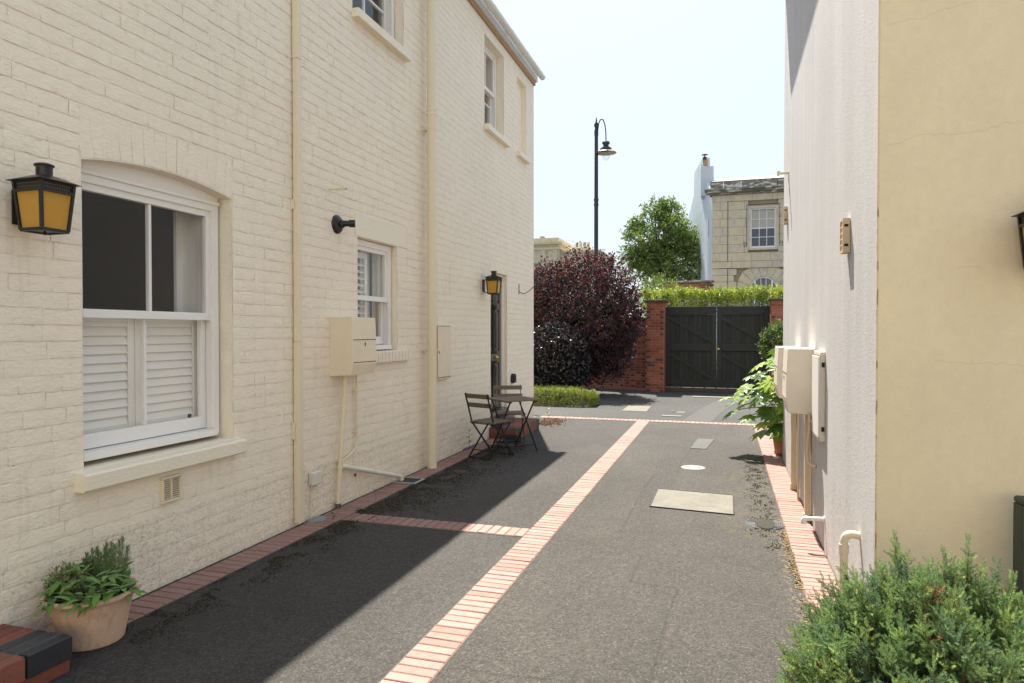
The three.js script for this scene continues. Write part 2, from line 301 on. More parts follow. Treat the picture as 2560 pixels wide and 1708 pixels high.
  for (let y = -0.02; y < TOP - 0.05; y += PH, row++) {
    const vs = voidsAt(y + 0.012, y + PH - 0.012); let s = -2.5 - R() * 0.2, k = (R() * 4) | 0;
    while (s < S1 - 0.012) {
      const inV = vs.find((v) => s >= v[0] - 0.03 && s < v[1]); if (inV) { s = inV[1]; continue; }
      let e = s + (k++ % 4 === (row % 2 ? 1 : 3) ? 0.118 : 0.236) + (R() - 0.5) * 0.012; const nx = vs.find((v) => v[0] > s && v[0] < e + 0.04); if (nx) e = nx[0]; if (S1 - e < 0.06) e = S1;
      const jn = 0.0035 + R() * 0.003; if (Math.abs(s - 4.79) > 0.02 || true) brick(s + jn * 0.08, e - jn * 0.08, y + jn * 0.45, y + PH - jn * 0.45, 0.0018 + R() * 0.0018);
      s = e;
    }
  }
  // soldier arch over the big window
  { const [a, b, , d] = OW1, n = 14, cx = (a + b) / 2; for (let i = 0; i < n; i++) { const x0 = a + (b - a) * i / n, x1 = a + (b - a) * (i + 1) / n;
      brick(x0 + 0.001, x1 - 0.001, 0.0, 0.225, 0.0020 + R() * 0.0006, (g) => { const p = g.attributes.position, uv = g.attributes.uv; for (let q = 0; q < p.count; q++) { const t = (p.getX(q) - a) / (b - a), v = p.getY(q), X = p.getX(q) + (p.getX(q) - cx) * v * 0.30, Y = d + RISE * 4 * t * (1 - t) + 0.006 + v; p.setXY(q, X, Y); uv.setXY(q, X + 4.5, Y); } g.computeVertexNormals(); }); } }
  const vis = pieces.filter((q) => q.s > 2.15 && q.y < 3.7 && q.y > 0.02).sort((u, v) => u.d - v.d).slice(0, 298), near = new Set(vis);
  for (const q of vis) mesh('brick', q.g, creamM, wallPart);
  stuff(mesh('bricks_further_along', mergeGeometries(pieces.filter((q) => !near.has(q)).map((q) => q.g)), creamM, wallPart));
  mesh('lintel', [rlim(OSM[0] - 0.05, OSM[1] + 0.23, OSM[3] + 0.004, OSM[3] + 0.235, -0.004, 0.0075)], creamSmoothM, wallPart); mesh('lintel', [rlim(ODR[0] - 0.03, ODR[1] + 0.03, ODR[3] + 0.004, ODR[3] + 0.155, -0.004, 0.0075)], creamSmoothM, wallPart);

  // eaves: corbel, fascia, gutter with joints, slate roof
  const softM = M({ color: lin(0.42, 0.27, 0.16), roughness: 0.8 }), slateM = M({ color: lin(0.09, 0.09, 0.10), roughness: 0.7 });
  mesh('corbel', lim(S0, S1 + 0.01, TOP, TOP + 0.065, -0.3, 0.035), softM, house);
  mesh('fascia', lim(S0, S1 + 0.03, TOP + 0.066, TOP + 0.235, -0.1, 0.072), upvcM, house);
  const gut = part('gutter', house), R1 = 0.058, prof = new THREE.Shape();
  prof.absarc(0, 0, R1, Math.PI, Math.PI * 2, false); prof.lineTo(R1 - 0.004, 0); prof.absarc(0, 0, R1 - 0.004, 0, Math.PI, true); prof.lineTo(-R1, 0);
  const gg2 = new THREE.ExtrudeGeometry(prof, { depth: S1 + 0.06 - S0, bevelEnabled: false, curveSegments: 14 }); gg2.rotateY(Math.PI / 2); gg2.translate(S0, TOP + 0.165, 0.155);
  mesh('channel', gg2, upvcM, gut);
  for (const s of [8.1, 9.3, 10.15, 11.0, 11.9]) { const c = new THREE.CylinderGeometry(R1 + 0.006, R1 + 0.006, 0.075, 18, 1, false, -Math.PI / 2, Math.PI).rotateX(Math.PI / 2); c.rotateY(Math.PI / 2); const u = mesh('joint', c, upvcM, gut); u.position.set(s, TOP + 0.163, 0.155); }
  const half = new THREE.CircleGeometry(R1, 14, Math.PI, Math.PI).rotateY(Math.PI / 2); const st = mesh('stop_end', half, upvcM, gut); st.position.set(S1 + 0.06, TOP + 0.165, 0.155);
  mesh('roof', prism(poly([[-0.13, TOP + 0.236], [2.75, TOP + 1.9], [5.6, TOP + 0.236]]), S1 - S0 + 0.04).rotateY(Math.PI / 2).translate(S0, 0, 0), slateM, house);
}

// sash windows, in wall coordinates
function sash(o) {
  const { s0, s1, y0, y1, n, rail, head = 0.05, jamb = 0.055, cols = 2, rowsLow = 1, lift = 0, name = 'sash_window', arch } = o, w = part(name, house);
  const fr = [rlim(s0, s0 + jamb, y0, y1, n - 0.14, n), rlim(s1 - jamb, s1, y0, y1, n - 0.14, n), rlim(s0 + jamb, s1 - jamb, y0, y0 + 0.045, n - 0.14, n + 0.035), rlim(s0 + jamb, s1 - jamb, y1 - head, y1, n - 0.14, n)];
  if (arch) { const sh = new THREE.Shape(); sh.moveTo(s0, y1 - 0.001); sh.lineTo(s1, y1 - 0.001); for (let i = 0; i <= 14; i++) { const t = i / 14; sh.lineTo(s1 + (s0 - s1) * t, arch + RISE * 4 * t * (1 - t) + 0.004); } fr.push(prism(sh, 0.06).translate(0, 0, n - 0.062)); fr.push(rlim(s0, s1, y1 - 0.012, y1 + 0.012, n - 0.02, n + 0.016)); }
  // staff beads
  fr.push(rlim(s0 + jamb, s0 + jamb + 0.014, y0 + 0.05, y1 - head, n - 0.02, n + 0.006), rlim(s1 - jamb - 0.014, s1 - jamb, y0 + 0.05, y1 - head, n - 0.02, n + 0.006));
  mesh('frame', fr, whiteM, w);
  const a = s0 + jamb + 0.004, b = s1 - jamb - 0.004, st = 0.042, bar = 0.021;
  const leaf = (nm, ya, yb, nn, bot, top, rows) => {
    const g = [rlim(a, a + st, ya, yb, nn - 0.04, nn), rlim(b - st, b, ya, yb, nn - 0.04, nn), rlim(a + st, b - st, ya, ya + bot, nn - 0.04, nn), rlim(a + st, b - st, yb - top, yb, nn - 0.04, nn)];
    const gw = (b - a - 2 * st) / cols, gh = yb - ya - bot - top;
    for (let i = 1; i < cols; i++) g.push(rlim(a + st + gw * i - bar / 2, a + st + gw * i + bar / 2, ya + bot, yb - top, nn - 0.036, nn - 0.004));
    const cuts = rows; for (const c of cuts) g.push(rlim(a + st, b - st, ya + bot + gh * c - bar / 2, ya + bot + gh * c + bar / 2, nn - 0.036, nn - 0.0045));
    mesh(nm, g, whiteM, w);
    const ys = [0, ...cuts, 1]; for (let i = 0; i < cols; i++) for (let j = 0; j < ys.length - 1; j++) { const p = mesh('pane', new THREE.PlaneGeometry(gw, gh * (ys[j + 1] - ys[j])), glassM, w); p.position.set(a + st + gw * (i + 0.5), ya + bot + gh * (ys[j] + ys[j + 1]) / 2, nn - 0.02); p.rotation.set((R0() - 0.5) * 0.006, (R0() - 0.5) * 0.006, 0); }
  };
  leaf('upper_sash', rail - 0.052, y1 - head + 0.004, n - 0.018, 0.052, 0.045, o.cutsUp ?? []);
  leaf('lower_sash', y0 + 0.05 + lift, rail + lift * 0.2, n - 0.064, 0.085, 0.045, o.cutsLow ?? []);
  return w;
}
function shutter(w, a, b, y0, y1, n, tilt = 0.95, pitch = 0.056) { // louvred panel
  const st = 0.05; mesh('shutter_frame', [rlim(a, a + st, y0, y1, n - 0.028, n), rlim(b - st, b, y0, y1, n - 0.028, n), rlim(a + st, b - st, y0, y0 + 0.09, n - 0.026, n - 0.002), rlim(a + st, b - st, y1 - 0.06, y1, n - 0.026, n - 0.002)], shutterM, w);
  const slat = rbox(b - a - 2 * st - 0.004, 0.063, 0.009, 0.004); for (let y = y0 + 0.115; y < y1 - 0.058; y += pitch) { const m = mesh('shutter_slat', slat, shutterM, w); m.position.set((a + b) / 2, y, n - 0.014); m.rotation.x = -(Math.PI / 2 - tilt); }
}
{
  const w1 = sash({ s0: OW1[0] + 0.002, s1: OW1[1] - 0.02, y0: OW1[2] + 0.03, y1: 2.51, n: -0.098, rail: 1.733, head: 0.058, arch: OW1[3] });
  shutter(w1, 2.90, 3.43, 0.93, 1.72, -0.235, 1.25); shutter(w1, 3.435, 3.98, 0.93, 1.72, -0.235, 1.25);
  mesh('inner_lining', [lim(3.985, 4.05, 0.9, 2.5, -0.42, -0.245), lim(3.93, 3.985, 1.74, 2.46, -0.40, -0.375), lim(2.87, 4.05, 0.87, 0.925, -0.42, -0.24)], shutterM, w1);
  mesh('sash_catch', [rlim(2.955, 2.985, 1.0, 1.012, -0.22, -0.20), rlim(3.82, 3.85, 1.005, 1.03, -0.185, -0.175)], M({ color: lin(0.12, 0.08, 0.04), roughness: 0.4, metalness: 0.7 }), w1);
  const fixed = new THREE.ExtrudeGeometry(poly([[0.12, 0.838], [0.0, 0.834], [-0.07, 0.826], [-0.08, 0.816], [-0.08, 0.738], [-0.07, 0.728], [0.02, 0.728]].reverse()), { depth: 1.30, bevelEnabled: false }); fixed.rotateY(Math.PI / 2); fixed.translate(2.802, 0, 0);
  mesh('stone_sill', boxUV(fixed), creamSmoothM, house);
  const w2 = sash({ s0: OSM[0] + 0.002, s1: OSM[1] - 0.015, y0: OSM[2] + 0.012, y1: OSM[3] - 0.005, n: -0.06, rail: 1.966, cols: 1, head: 0.06 });
  shutter(w2, 5.90, 6.36, 1.48, 2.42, -0.21, 0.55, 0.07);
  mesh('inner_lining', [lim(6.40, 6.60, 1.42, 2.5, -0.34, -0.32), lim(5.82, 5.895, 1.42, 2.5, -0.235, -0.225)], shutterM, w2);
  for (let i = 0; i < 14; i++) { const b = mesh('sill_brick', paver[i % 7], creamSmoothM, house); b.rotation.y = Math.PI / 2; b.scale.set(0.45, 1.8, 0.99); b.position.set(5.85 + 0.0755 * i, OSM[2] - 0.006, 0.004); }
  sash({ s0: OU1[0] + 0.002, s1: OU1[1] - 0.015, y0: OU1[2] + 0.01, y1: OU1[3] - 0.004, n: -0.10, rail: 5.36, cols: 2, cutsUp: [0.5], cutsLow: [0.5] });
  const w4 = sash({ s0: OU2[0] + 0.002, s1: OU2[1] - 0.01, y0: OU2[2] + 0.01, y1: OU2[3] - 0.004, n: -0.115, rail: 5.36, cols: 2, cutsLow: [0.66], lift: 0.0 });
  mesh('inner_lining', [lim(9.5, 10.25, 4.66, 5.9, -0.40, -0.385)], M({ color: lin(0.34, 0.33, 0.30), roughness: 0.9 }), w4);
  for (const [a, b, y] of [[5.705, 6.84, 4.655], [9.40, 10.46, 4.648], [11.02, 11.63, 4.658]]) mesh('stone_sill', rlim(a, b, y - 0.085, y, -0.12, 0.075, 0.006), creamSmoothM, house);
  mesh('blind_window_face', wallUV(lim(OBL[0], OBL[1], OBL[2], OBL[3], -0.084, -0.08)), creamM, wallPart);

  // front door
  const d = part('front_door', house), [a, b, , y1] = ODR, y0 = 0.385, n = -0.055, f = 0.05;
  mesh('door_frame', [rlim(a, a + f, y0, y1 - 0.002, n - 0.1, n), rlim(b - f, b, y0, y1 - 0.002, n - 0.1, n), rlim(a + f, b - f, y1 - f, y1 - 0.002, n - 0.1, n)], whiteM, d);
  const gloss = MP({ color: lin(0.010, 0.010, 0.011), roughness: 0.22, clearcoat: 0.5, clearcoatRoughness: 0.1 });
  mesh('door_leaf', lim(a + f, b - f, y0, y1 - f, n - 0.085, n - 0.045), gloss, d);
  const A = a + f, B = b - f, mid = (A + B) / 2, st = 0.085; // raised stiles and rails
  mesh('door_rails', [rlim(A, A + st, y0, y1 - f, n - 0.045, n - 0.03), rlim(B - st, B, y0, y1 - f, n - 0.045, n - 0.03), rlim(mid - st / 2, mid + st / 2, y0, y1 - f, n - 0.045, n - 0.03), ...[[y0, y0 + 0.2], [1.10, 1.30], [1.95, 2.06], [y1 - f - 0.1, y1 - f]].map(([p, q]) => rlim(A + st, B - st, p, q, n - 0.045, n - 0.0295))], gloss, d);
  for (const [p, q] of [[y0 + 0.23, 1.07], [1.33, 1.92], [2.09, y1 - f - 0.13]]) for (const [u, v] of [[A + st + 0.02, mid - st / 2 - 0.02], [mid + st / 2 + 0.02, B - st - 0.02]]) mesh('door_panel', rlim(u, v, p, q, n - 0.05, n - 0.034, 0.008), gloss, d);
  const brass = M({ color: lin(0.62, 0.45, 0.16), roughness: 0.3, metalness: 1 });
  mesh('letter_plate', [rlim(mid - 0.12, mid + 0.12, 1.15, 1.25, n - 0.03, n - 0.02)], M({ color: lin(0.35, 0.33, 0.3), roughness: 0.3, metalness: 0.9 }), d);
  const kn = mesh('door_knob', new THREE.SphereGeometry(0.032, 14, 10), brass, d); kn.position.set(mid, 1.20, n + 0.012);
  const kr = mesh('knocker', new THREE.TorusGeometry(0.045, 0.009, 8, 20), ironM, d); kr.position.set(mid, 1.98, n - 0.018);
  mesh('threshold', rlim(a - 0.01, b + 0.01, 0.28, 0.384, -0.22, 0.035), MP({ color: lin(0.03, 0.03, 0.035), roughness: 0.25, clearcoat: 0.4 }), d);
}
// ───────── fixtures on the left house ─────────
const amberM = MP({ color: lin(0.85, 0.50, 0.07), roughness: 0.95, transmission: 0.5, thickness: 0 });
const perfM = M({ color: lin(0.02, 0.018, 0.015), roughness: 0.6 });
// square tapered wall lantern: local z out of the wall, origin at the lantern's bottom centre
function lantern(label, group, place) {
  const t = place(label, group), a = 0.068, b = 0.0875, h = 0.235, z = 0.165;
  const at = (k) => a + (b - a) * k, bars = [];
  for (const [sx, sz] of [[1, 1], [1, -1], [-1, 1], [-1, -1]]) bars.push(bar(V(sx * a, 0, z + sz * a), V(sx * b, h, z + sz * b), 0.014, 0.014, V(1, 0, 0.01)));
  for (const k of [0, 0.80, 1]) { const r = at(k), y = h * k; for (const s of [1, -1]) bars.push(bar(V(-r, y, z + s * r), V(r, y, z + s * r), 0.015, k === 0 ? 0.016 : 0.012), bar(V(s * r, y, z - r), V(s * r, y, z + r), 0.0149, k === 0 ? 0.0161 : 0.0121)); }
  mesh('cage', bars, blackM, t);
  for (let q = 0; q < 4; q++) { // glass sides and the pierced band above them
    const quad = (k0, k1, inset) => { const r0 = at(k0) - inset, r1 = at(k1) - inset, g = new THREE.BufferGeometry().setFromPoints([V(-r0, h * k0, r0), V(r0, h * k0, r0), V(r1, h * k1, r1), V(-r0, h * k0, r0), V(r1, h * k1, r1), V(-r1, h * k1, r1)]); g.computeVertexNormals(); boxUV(g); return g.rotateY(q * Math.PI / 2).translate(0, 0, z); };
    mesh('pane', quad(0.02, 0.80, 0.003), amberM, t); mesh('pierced_band', quad(0.80, 1, 0.002), perfM, t);
    const holes = []; for (let i = -5; i <= 5; i++) for (const k of [0.87, 0.94]) { const r = at(k) - 0.0012; holes.push(new THREE.CircleGeometry(0.0026, 6).toNonIndexed().translate(i * 0.0125, h * k, r).rotateY(q * Math.PI / 2).translate(0, 0, z)); }
    mesh('piercing', holes, M({ color: lin(0.25, 0.2, 0.12), roughness: 0.8 }), t);
  }
  const roof = new THREE.CylinderGeometry(0.05, 0.157, 0.034, 4, 1).toNonIndexed().rotateY(Math.PI / 4).translate(0, h + 0.018, z); roof.computeVertexNormals();
  mesh('roof', [boxUV(roof), box(0.222, 0.003, 0.222, 0, h + 0.0005, z)], blackM, t);
  mesh('chimney', lathe([[0.036, h + 0.03], [0.036, h + 0.078], [0.044, h + 0.082], [0.044, h + 0.09], [0.03, h + 0.096], [0.001, h + 0.098]], 20).translate(0, 0, z), blackM, t);
  mesh('base_plate', [box(a * 2, 0.004, a * 2, 0, 0, z), cyl(V(0, -0.02, z), V(0, 0, z), 0.006)], blackM, t);
  mesh('wall_bracket', [box(0.09, 0.17, 0.008, 0, 0.12, 0.008), bar(V(0, 0.2, 0), V(0, 0.215, z - b + 0.02), 0.02, 0.012), bar(V(0, 0.03, 0), V(0, 0.01, z - a + 0.02), 0.02, 0.012)], blackM, t);
  mesh('lamp_holder', [cyl(V(0, 0.01, z), V(0, 0.07, z), 0.014), new THREE.SphereGeometry(0.026, 10, 8).toNonIndexed().translate(0, 0.09, z)], M({ color: lin(0.7, 0.7, 0.68), roughness: 0.4 }), t);
}
lantern('black wall lantern with amber glass beside the big arched window', 'wall lanterns', (l, g) => onLeft('wall_lantern', l, 'lantern', 2.52, 2.098, 0, g));
lantern('black wall lantern with amber glass beside the black front door', 'wall lanterns', (l, g) => onLeft('wall_lantern', l, 'lantern', 9.36, 2.155, 0, g));
lantern('black wall lantern cut off by the right edge of the photo', 'wall lanterns', (l, g) => thing('wall_lantern', l, 'lantern', [1.345, 1.885, -3.67], 0, g));

// square downpipe where the two houses join
{ const t = onLeft('square_downpipe', 'slim square cream downpipe right of the big arched window', 'downpipe', 4.79, 0, 0);
  mesh('lower_length', rlim(-0.032, 0.032, 0.03, 1.52, 0.01, 0.062, 0.006), pipeM, t); mesh('middle_length', rlim(-0.030, 0.030, 1.5205, 3.82, 0.011, 0.060, 0.006), pipeM, t); mesh('upper_length', rlim(-0.032, 0.032, 3.8205, 6.15, 0.010, 0.062, 0.006), pipeM, t);
  mesh('fixing', [rlim(-0.05, -0.032, 0.72, 0.86, 0.002, 0.03), rlim(-0.045, -0.03, 2.6, 2.68, 0.002, 0.03)], pipeM, t); }
// round soil pipe
{ const t = onLeft('round_soil_pipe', 'thick round cream soil pipe running up the left house', 'pipe', 7.30, 0, 0.105), r = 0.055;
  mesh('lower_length', new THREE.CylinderGeometry(r, r, 4.0, 28).translate(0, 2.0, 0), pipeM, t); mesh('upper_length', new THREE.CylinderGeometry(r - 0.002, r - 0.002, 2.25, 28).translate(0, 5.125, 0), pipeM, t);
  mesh('socket', lathe([[r, 3.94], [r + 0.006, 3.945], [r + 0.006, 3.965], [r + 0.003, 3.97], [r + 0.003, 4.11], [r + 0.009, 4.115], [r + 0.009, 4.13], [r + 0.003, 4.135], [r + 0.003, 4.16], [r + 0.009, 4.165], [r + 0.009, 4.185], [r, 4.195]], 28), pipeM, t);
  for (const y of [1.385, 3.95]) mesh('bracket', [new THREE.CylinderGeometry(r + 0.004, r + 0.004, 0.022, 24, 1, true).toNonIndexed().translate(0, y, 0), box(0.03, 0.016, 0.05, -0.035, y, -0.08), box(0.03, 0.016, 0.05, 0.035, y, -0.08)], pipeM, t); }

const boxPaint = colTex(256, 256, 1, 1, (x, y, o) => { const n = fbm(x * 8, y * 8, 4, 8), s = 0.25 * sstep(0.74, 0.84, fbm(x * 90, y * 90, 3, 90)); const k = 0.94 + 0.1 * n; o[0] = 0.82 * k - 0.2 * s; o[1] = 0.71 * k - 0.2 * s; o[2] = 0.52 * k - 0.16 * s; });
const boxM = M({ map: boxPaint, roughness: 0.55 });
const paleBoxPaint = colTex(256, 256, 1, 1, (x, y, o) => { const n = fbm(x * 8 + 5, y * 8, 4, 8), s = 0.2 * sstep(0.72, 0.84, fbm(x * 90, y * 90, 3, 90)); const k = 0.93 + 0.12 * n; o[0] = 0.78 * k - 0.22 * s; o[1] = 0.71 * k - 0.22 * s; o[2] = 0.60 * k - 0.2 * s; });
const paleBoxM = M({ map: paleBoxPaint, roughness: 0.5 });
const seamM = M({ color: lin(0.03, 0.022, 0.015), roughness: 0.9 });
// gas meter box with sloping front; local z out, x along the wall, origin at the bottom centre of its back
function meterBox(t, w, h, d, m) {
  const prof = poly([[-0.002, 0], [-d * 0.90, 0.012], [-d, 0.105], [-d * 0.985, h * 0.63], [-d * 0.945, h], [-0.002, h]].reverse());
  const g = new THREE.ExtrudeGeometry(prof, { depth: w, bevelEnabled: true, bevelSize: 0.004, bevelThickness: 0.004, bevelSegments: 1 }); g.rotateY(Math.PI / 2); g.translate(-w / 2, 0, 0); mesh('shell', boxUV(g), m, t);
  mesh('door', bar(V(0, 0.135, d * 0.998), V(0, h * 0.615, d * 0.988), w - 0.03, 0.008, V(0, 0, 1)), m, t);
  mesh('door_gap', [box(w - 0.01, 0.006, 0.004, 0, h * 0.63, d * 0.985 + 0.004), box(w - 0.01, 0.006, 0.004, 0, 0.122, d + 0.0035)], seamM, t);
  mesh('latch', [box(0.012, 0.03, 0.004, 0, h * 0.55, d * 0.99 + 0.008)], M({ color: lin(0.10, 0.07, 0.04), roughness: 0.6 }), t);
  mesh('lid', rlim(-w / 2 - 0.006, w / 2 + 0.006, h, h + 0.012, 0, d * 0.955), m, t);
}
{ const t = onLeft('gas_meter_box', 'cream gas meter box under the small window of the left house', 'meter box', 5.52, 1.205, 0, 'gas meter boxes'); meterBox(t, 0.42, 0.515, 0.235, boxM); }
{ const t = onLeft('gas_pipe', 'straight cream pipe dropping from the left meter box to the bricks', 'pipe', 5.40, 0, 0.045);
  mesh('pipe', cyl(V(-0.03, 0.01, -0.005), V(0.03, 1.22, 0.045), 0.021, 0.021, 16), pipeM, t); mesh('collar', [cyl(V(-0.0297, 0.012, -0.005), V(-0.028, 0.05, -0.004), 0.027, 0.027, 16)], mortarM, t); }
{ const t = onLeft('copper_gas_pipe', 'thin painted copper pipe bending back below the left meter box', 'pipe', 5.60, 0, 0.03);
  mesh('pipe', tube([V(0.12, 1.21, 0), V(0.12, 0.9, 0), V(0.125, 0.62, 0), V(0.11, 0.53, 0), V(0.06, 0.475, 0), V(-0.1, 0.425, 0), V(-0.21, 0.41, 0.0)], 0.0105, 10, 60), pipeM, t);
  for (const y of [1.05, 0.66]) mesh('clip', box(0.05, 0.02, 0.03, 0.115, y, -0.012), pipeM, t); }
{ const t = onLeft('waste_pipe', 'sloping white waste pipe ending over the drain grating', 'pipe', 5.47, 0, 0.0);
  mesh('pipe', cyl(V(0, 0.365, 0.045), V(1.02, 0.075, 0.075), 0.0225, 0.0225, 16), M({ color: lin(0.78, 0.72, 0.60), roughness: 0.35 }), t); mesh('elbow', tube([V(0.99, 0.082, 0.075), V(1.04, 0.068, 0.08), V(1.062, 0.04, 0.088), V(1.064, 0.015, 0.092)], 0.026, 14, 16), pipeM, t); mesh('wall_bend', tube([V(0.03, 0.357, 0.045), V(-0.01, 0.367, 0.043), V(-0.03, 0.365, 0.025), V(-0.03, 0.36, -0.01)], 0.026, 14, 16), pipeM, t); }
{ const t = thing('drain_grating', 'small square drain grating under the sloping waste pipe', 'drain', [-3.2, 0.0165, -6.56]);
  mesh('frame', [box(0.25, 0.012, 0.02, 0, 0, 0.115), box(0.25, 0.012, 0.02, 0, 0, -0.115), box(0.02, 0.012, 0.21, 0.115, 0, 0), box(0.02, 0.012, 0.21, -0.115, 0, 0)], M({ color: lin(0.35, 0.36, 0.36), roughness: 0.5 }), t);
  mesh('gully', box(0.21, 0.004, 0.21, 0, -0.002, 0), innerM, t); for (let i = 0; i < 6; i++) mesh('grate_bar', box(0.012, 0.008, 0.21, -0.08 + 0.032 * i, 0.003, 0), ironM, t); }
{ const t = onLeft('junction_box', 'small white junction box low on the wall beside the slim downpipe', 'junction box', 5.03, 0.30, 0); mesh('cover', rbox(0.125, 0.115, 0.05, 0.012, 0, 0.05, 0.03), M({ color: lin(0.74, 0.69, 0.58), roughness: 0.45 }), t); mesh('cable', tube([V(-0.03, 0, 0.02), V(-0.035, -0.1, 0.012), V(-0.04, -0.2, 0.016), V(-0.05, -0.285, 0.02)], 0.006, 6, 16), pipeM, t); mesh('gland', box(0.03, 0.02, 0.02, 0.0, -0.008, 0.02), ironM, t); }
tag(mesh('mortar_heap', (() => { const g = new THREE.IcosahedronGeometry(0.1, 4), p = g.attributes.position; for (let i = 0; i < p.count; i++) { const v = V(p.getX(i), p.getY(i), p.getZ(i)), k = 0.75 + 0.6 * fbm(v.x * 20 + 9, v.z * 20 + v.y * 9 + 9, 3); p.setXYZ(i, v.x * k * 0.6 - 3.29, Math.max(0.002, v.y * k * 0.2 + 0.008), v.z * k * 1.0 - 4.99); } g.computeVertexNormals(); return g; })(), M({ color: lin(0.30, 0.32, 0.31), roughness: 1, bumpMap: clayBump, bumpScale: 0.004 })), 'rough grey mortar lump on the bricks below the junction box', 'mortar');
{ const t = onLeft('electric_cabinet', 'flat cream electric cabinet right of the round soil pipe', 'cabinet', 7.77, 1.012, 0); mesh('case', rlim(-0.26, 0.245, 0, 0.685, 0, 0.045, 0.006), boxM, t); mesh('door', rlim(-0.185, 0.235, 0.03, 0.655, 0.045, 0.058, 0.004), boxM, t); mesh('door_gap', [box(0.43, 0.005, 0.003, 0.025, 0.658, 0.0455), box(0.43, 0.006, 0.003, 0.025, 0.026, 0.0455), box(0.004, 0.63, 0.003, -0.1885, 0.342, 0.0455)], seamM, t); mesh('latch', rbox(0.012, 0.03, 0.01, 0.003, -0.155, 0.34, 0.06), seamM, t); }
{ const t = onLeft('sensor_light', 'black round security light base left of the small window', 'security light', 5.43, 2.577, 0); mesh('base', lathe([[0.085, 0], [0.085, 0.012], [0.07, 0.03], [0.035, 0.045], [0.001, 0.046]], 28).rotateX(Math.PI / 2), blackM, t); mesh('knuckle', new THREE.SphereGeometry(0.036, 16, 12).translate(0.005, 0.0, 0.055), blackM, t); mesh('head', [cyl(V(0.0, 0.005, 0.06), V(0.05, 0.006, 0.16), 0.028, 0.026, 18), cyl(V(0.028, 0.006, 0.115), V(0.05, 0.006, 0.162), 0.034, 0.034, 18)], blackM, t); mesh('lens', cyl(V(0.05, 0.006, 0.1615), V(0.0508, 0.006, 0.1635), 0.022, 0.022, 16), M({ color: lin(0.15, 0.15, 0.16), roughness: 0.1 }), t); }
{ const t = onLeft('overflow_pipe', 'short cream overflow pipe stub above the security light', 'pipe', 5.315, 2.875, 0); mesh('stub', cyl(V(0, 0, -0.01), V(0.015, -0.005, 0.16), 0.0115, 0.0115, 12), pipeM, t); mesh('mouth', cyl(V(0.015, -0.005, 0.158), V(0.0151, -0.005, 0.1612), 0.0095, 0.0095, 12), innerM, t); }
{ const t = onLeft('air_vent', 'square louvred cream air vent below the big window sill', 'vent', 3.463, 0.605, 0); const w = 0.082; mesh('frame', [rlim(-w, w, 0.066, w, 0, 0.028), rlim(-w, w, -w, -0.066, 0, 0.028), rlim(-w, -0.064, -0.066, 0.066, 0, 0.028), rlim(0.064, w, -0.066, 0.066, 0, 0.028), rlim(-0.005, 0.005, -0.066, 0.066, 0.006, 0.024)], pipeM, t); mesh('duct', box(0.13, 0.13, 0.004, 0, 0, 0.009), innerM, t); for (let i = 0; i < 10; i++) { const s = mesh('slat', box(0.126, 0.012, 0.003, 0, 0, 0), pipeM, t); s.position.set(0, -0.058 + 0.0128 * i, 0.019); s.rotation.x = 0.75; } }
{ const t = onLeft('basket_hook', 'black iron scrolled hanging basket hook by the far house corner', 'hook', 11.15, 2.26, 0); mesh('back_plate', box(0.03, 0.17, 0.006, 0, 0.07, 0.006), ironM, t); mesh('scroll', tube([V(0, 0.035, 0.0), V(0, 0.0, 0.06), V(0, 0.0, 0.12), V(0, 0.05, 0.2), V(0, 0.11, 0.27), V(0, 0.13, 0.31), V(0, 0.115, 0.335), V(0, 0.09, 0.325), V(0, 0.095, 0.305)], 0.006, 8, 50), ironM, t); }
{ const t = onLeft('door_vent_cowl', 'small black vent cowl low beside the front door frame', 'vent', 10.75, 0.765, 0); mesh('cowl', prism((() => { const s = new THREE.Shape(); s.moveTo(-0.06, 0); s.lineTo(0.06, 0); s.lineTo(0.06, 0.08); s.absarc(0, 0.08, 0.06, 0, Math.PI, false); return s; })(), 0.05, 0.006).translate(0, 0, 0.007), blackM, t); mesh('mouth', box(0.09, 0.012, 0.03, 0, -0.008, 0.03), innerM, t); }
tag((() => { const m = mesh('wall_plug', new THREE.CylinderGeometry(0.016, 0.016, 0.012, 16).rotateZ(Math.PI / 2), M({ color: lin(0.42, 0.10, 0.04), roughness: 0.7 })); m.position.set(XL + 0.008, 0.235, -5.73); return m; })(), 'small rusty round plug in the wall below the sloping waste pipe', 'plug');
tag((() => { const m = mesh('slate_strip', rbox(0.03, 0.012, 0.42, 0.004), M({ color: lin(0.13, 0.17, 0.23), roughness: 0.5 })); m.position.set(-3.335, 0.022, -8.75); m.rotation.y = -0.05; return m; })(), 'blue grey slate strip lying along the wall behind the bistro chair', 'slate');

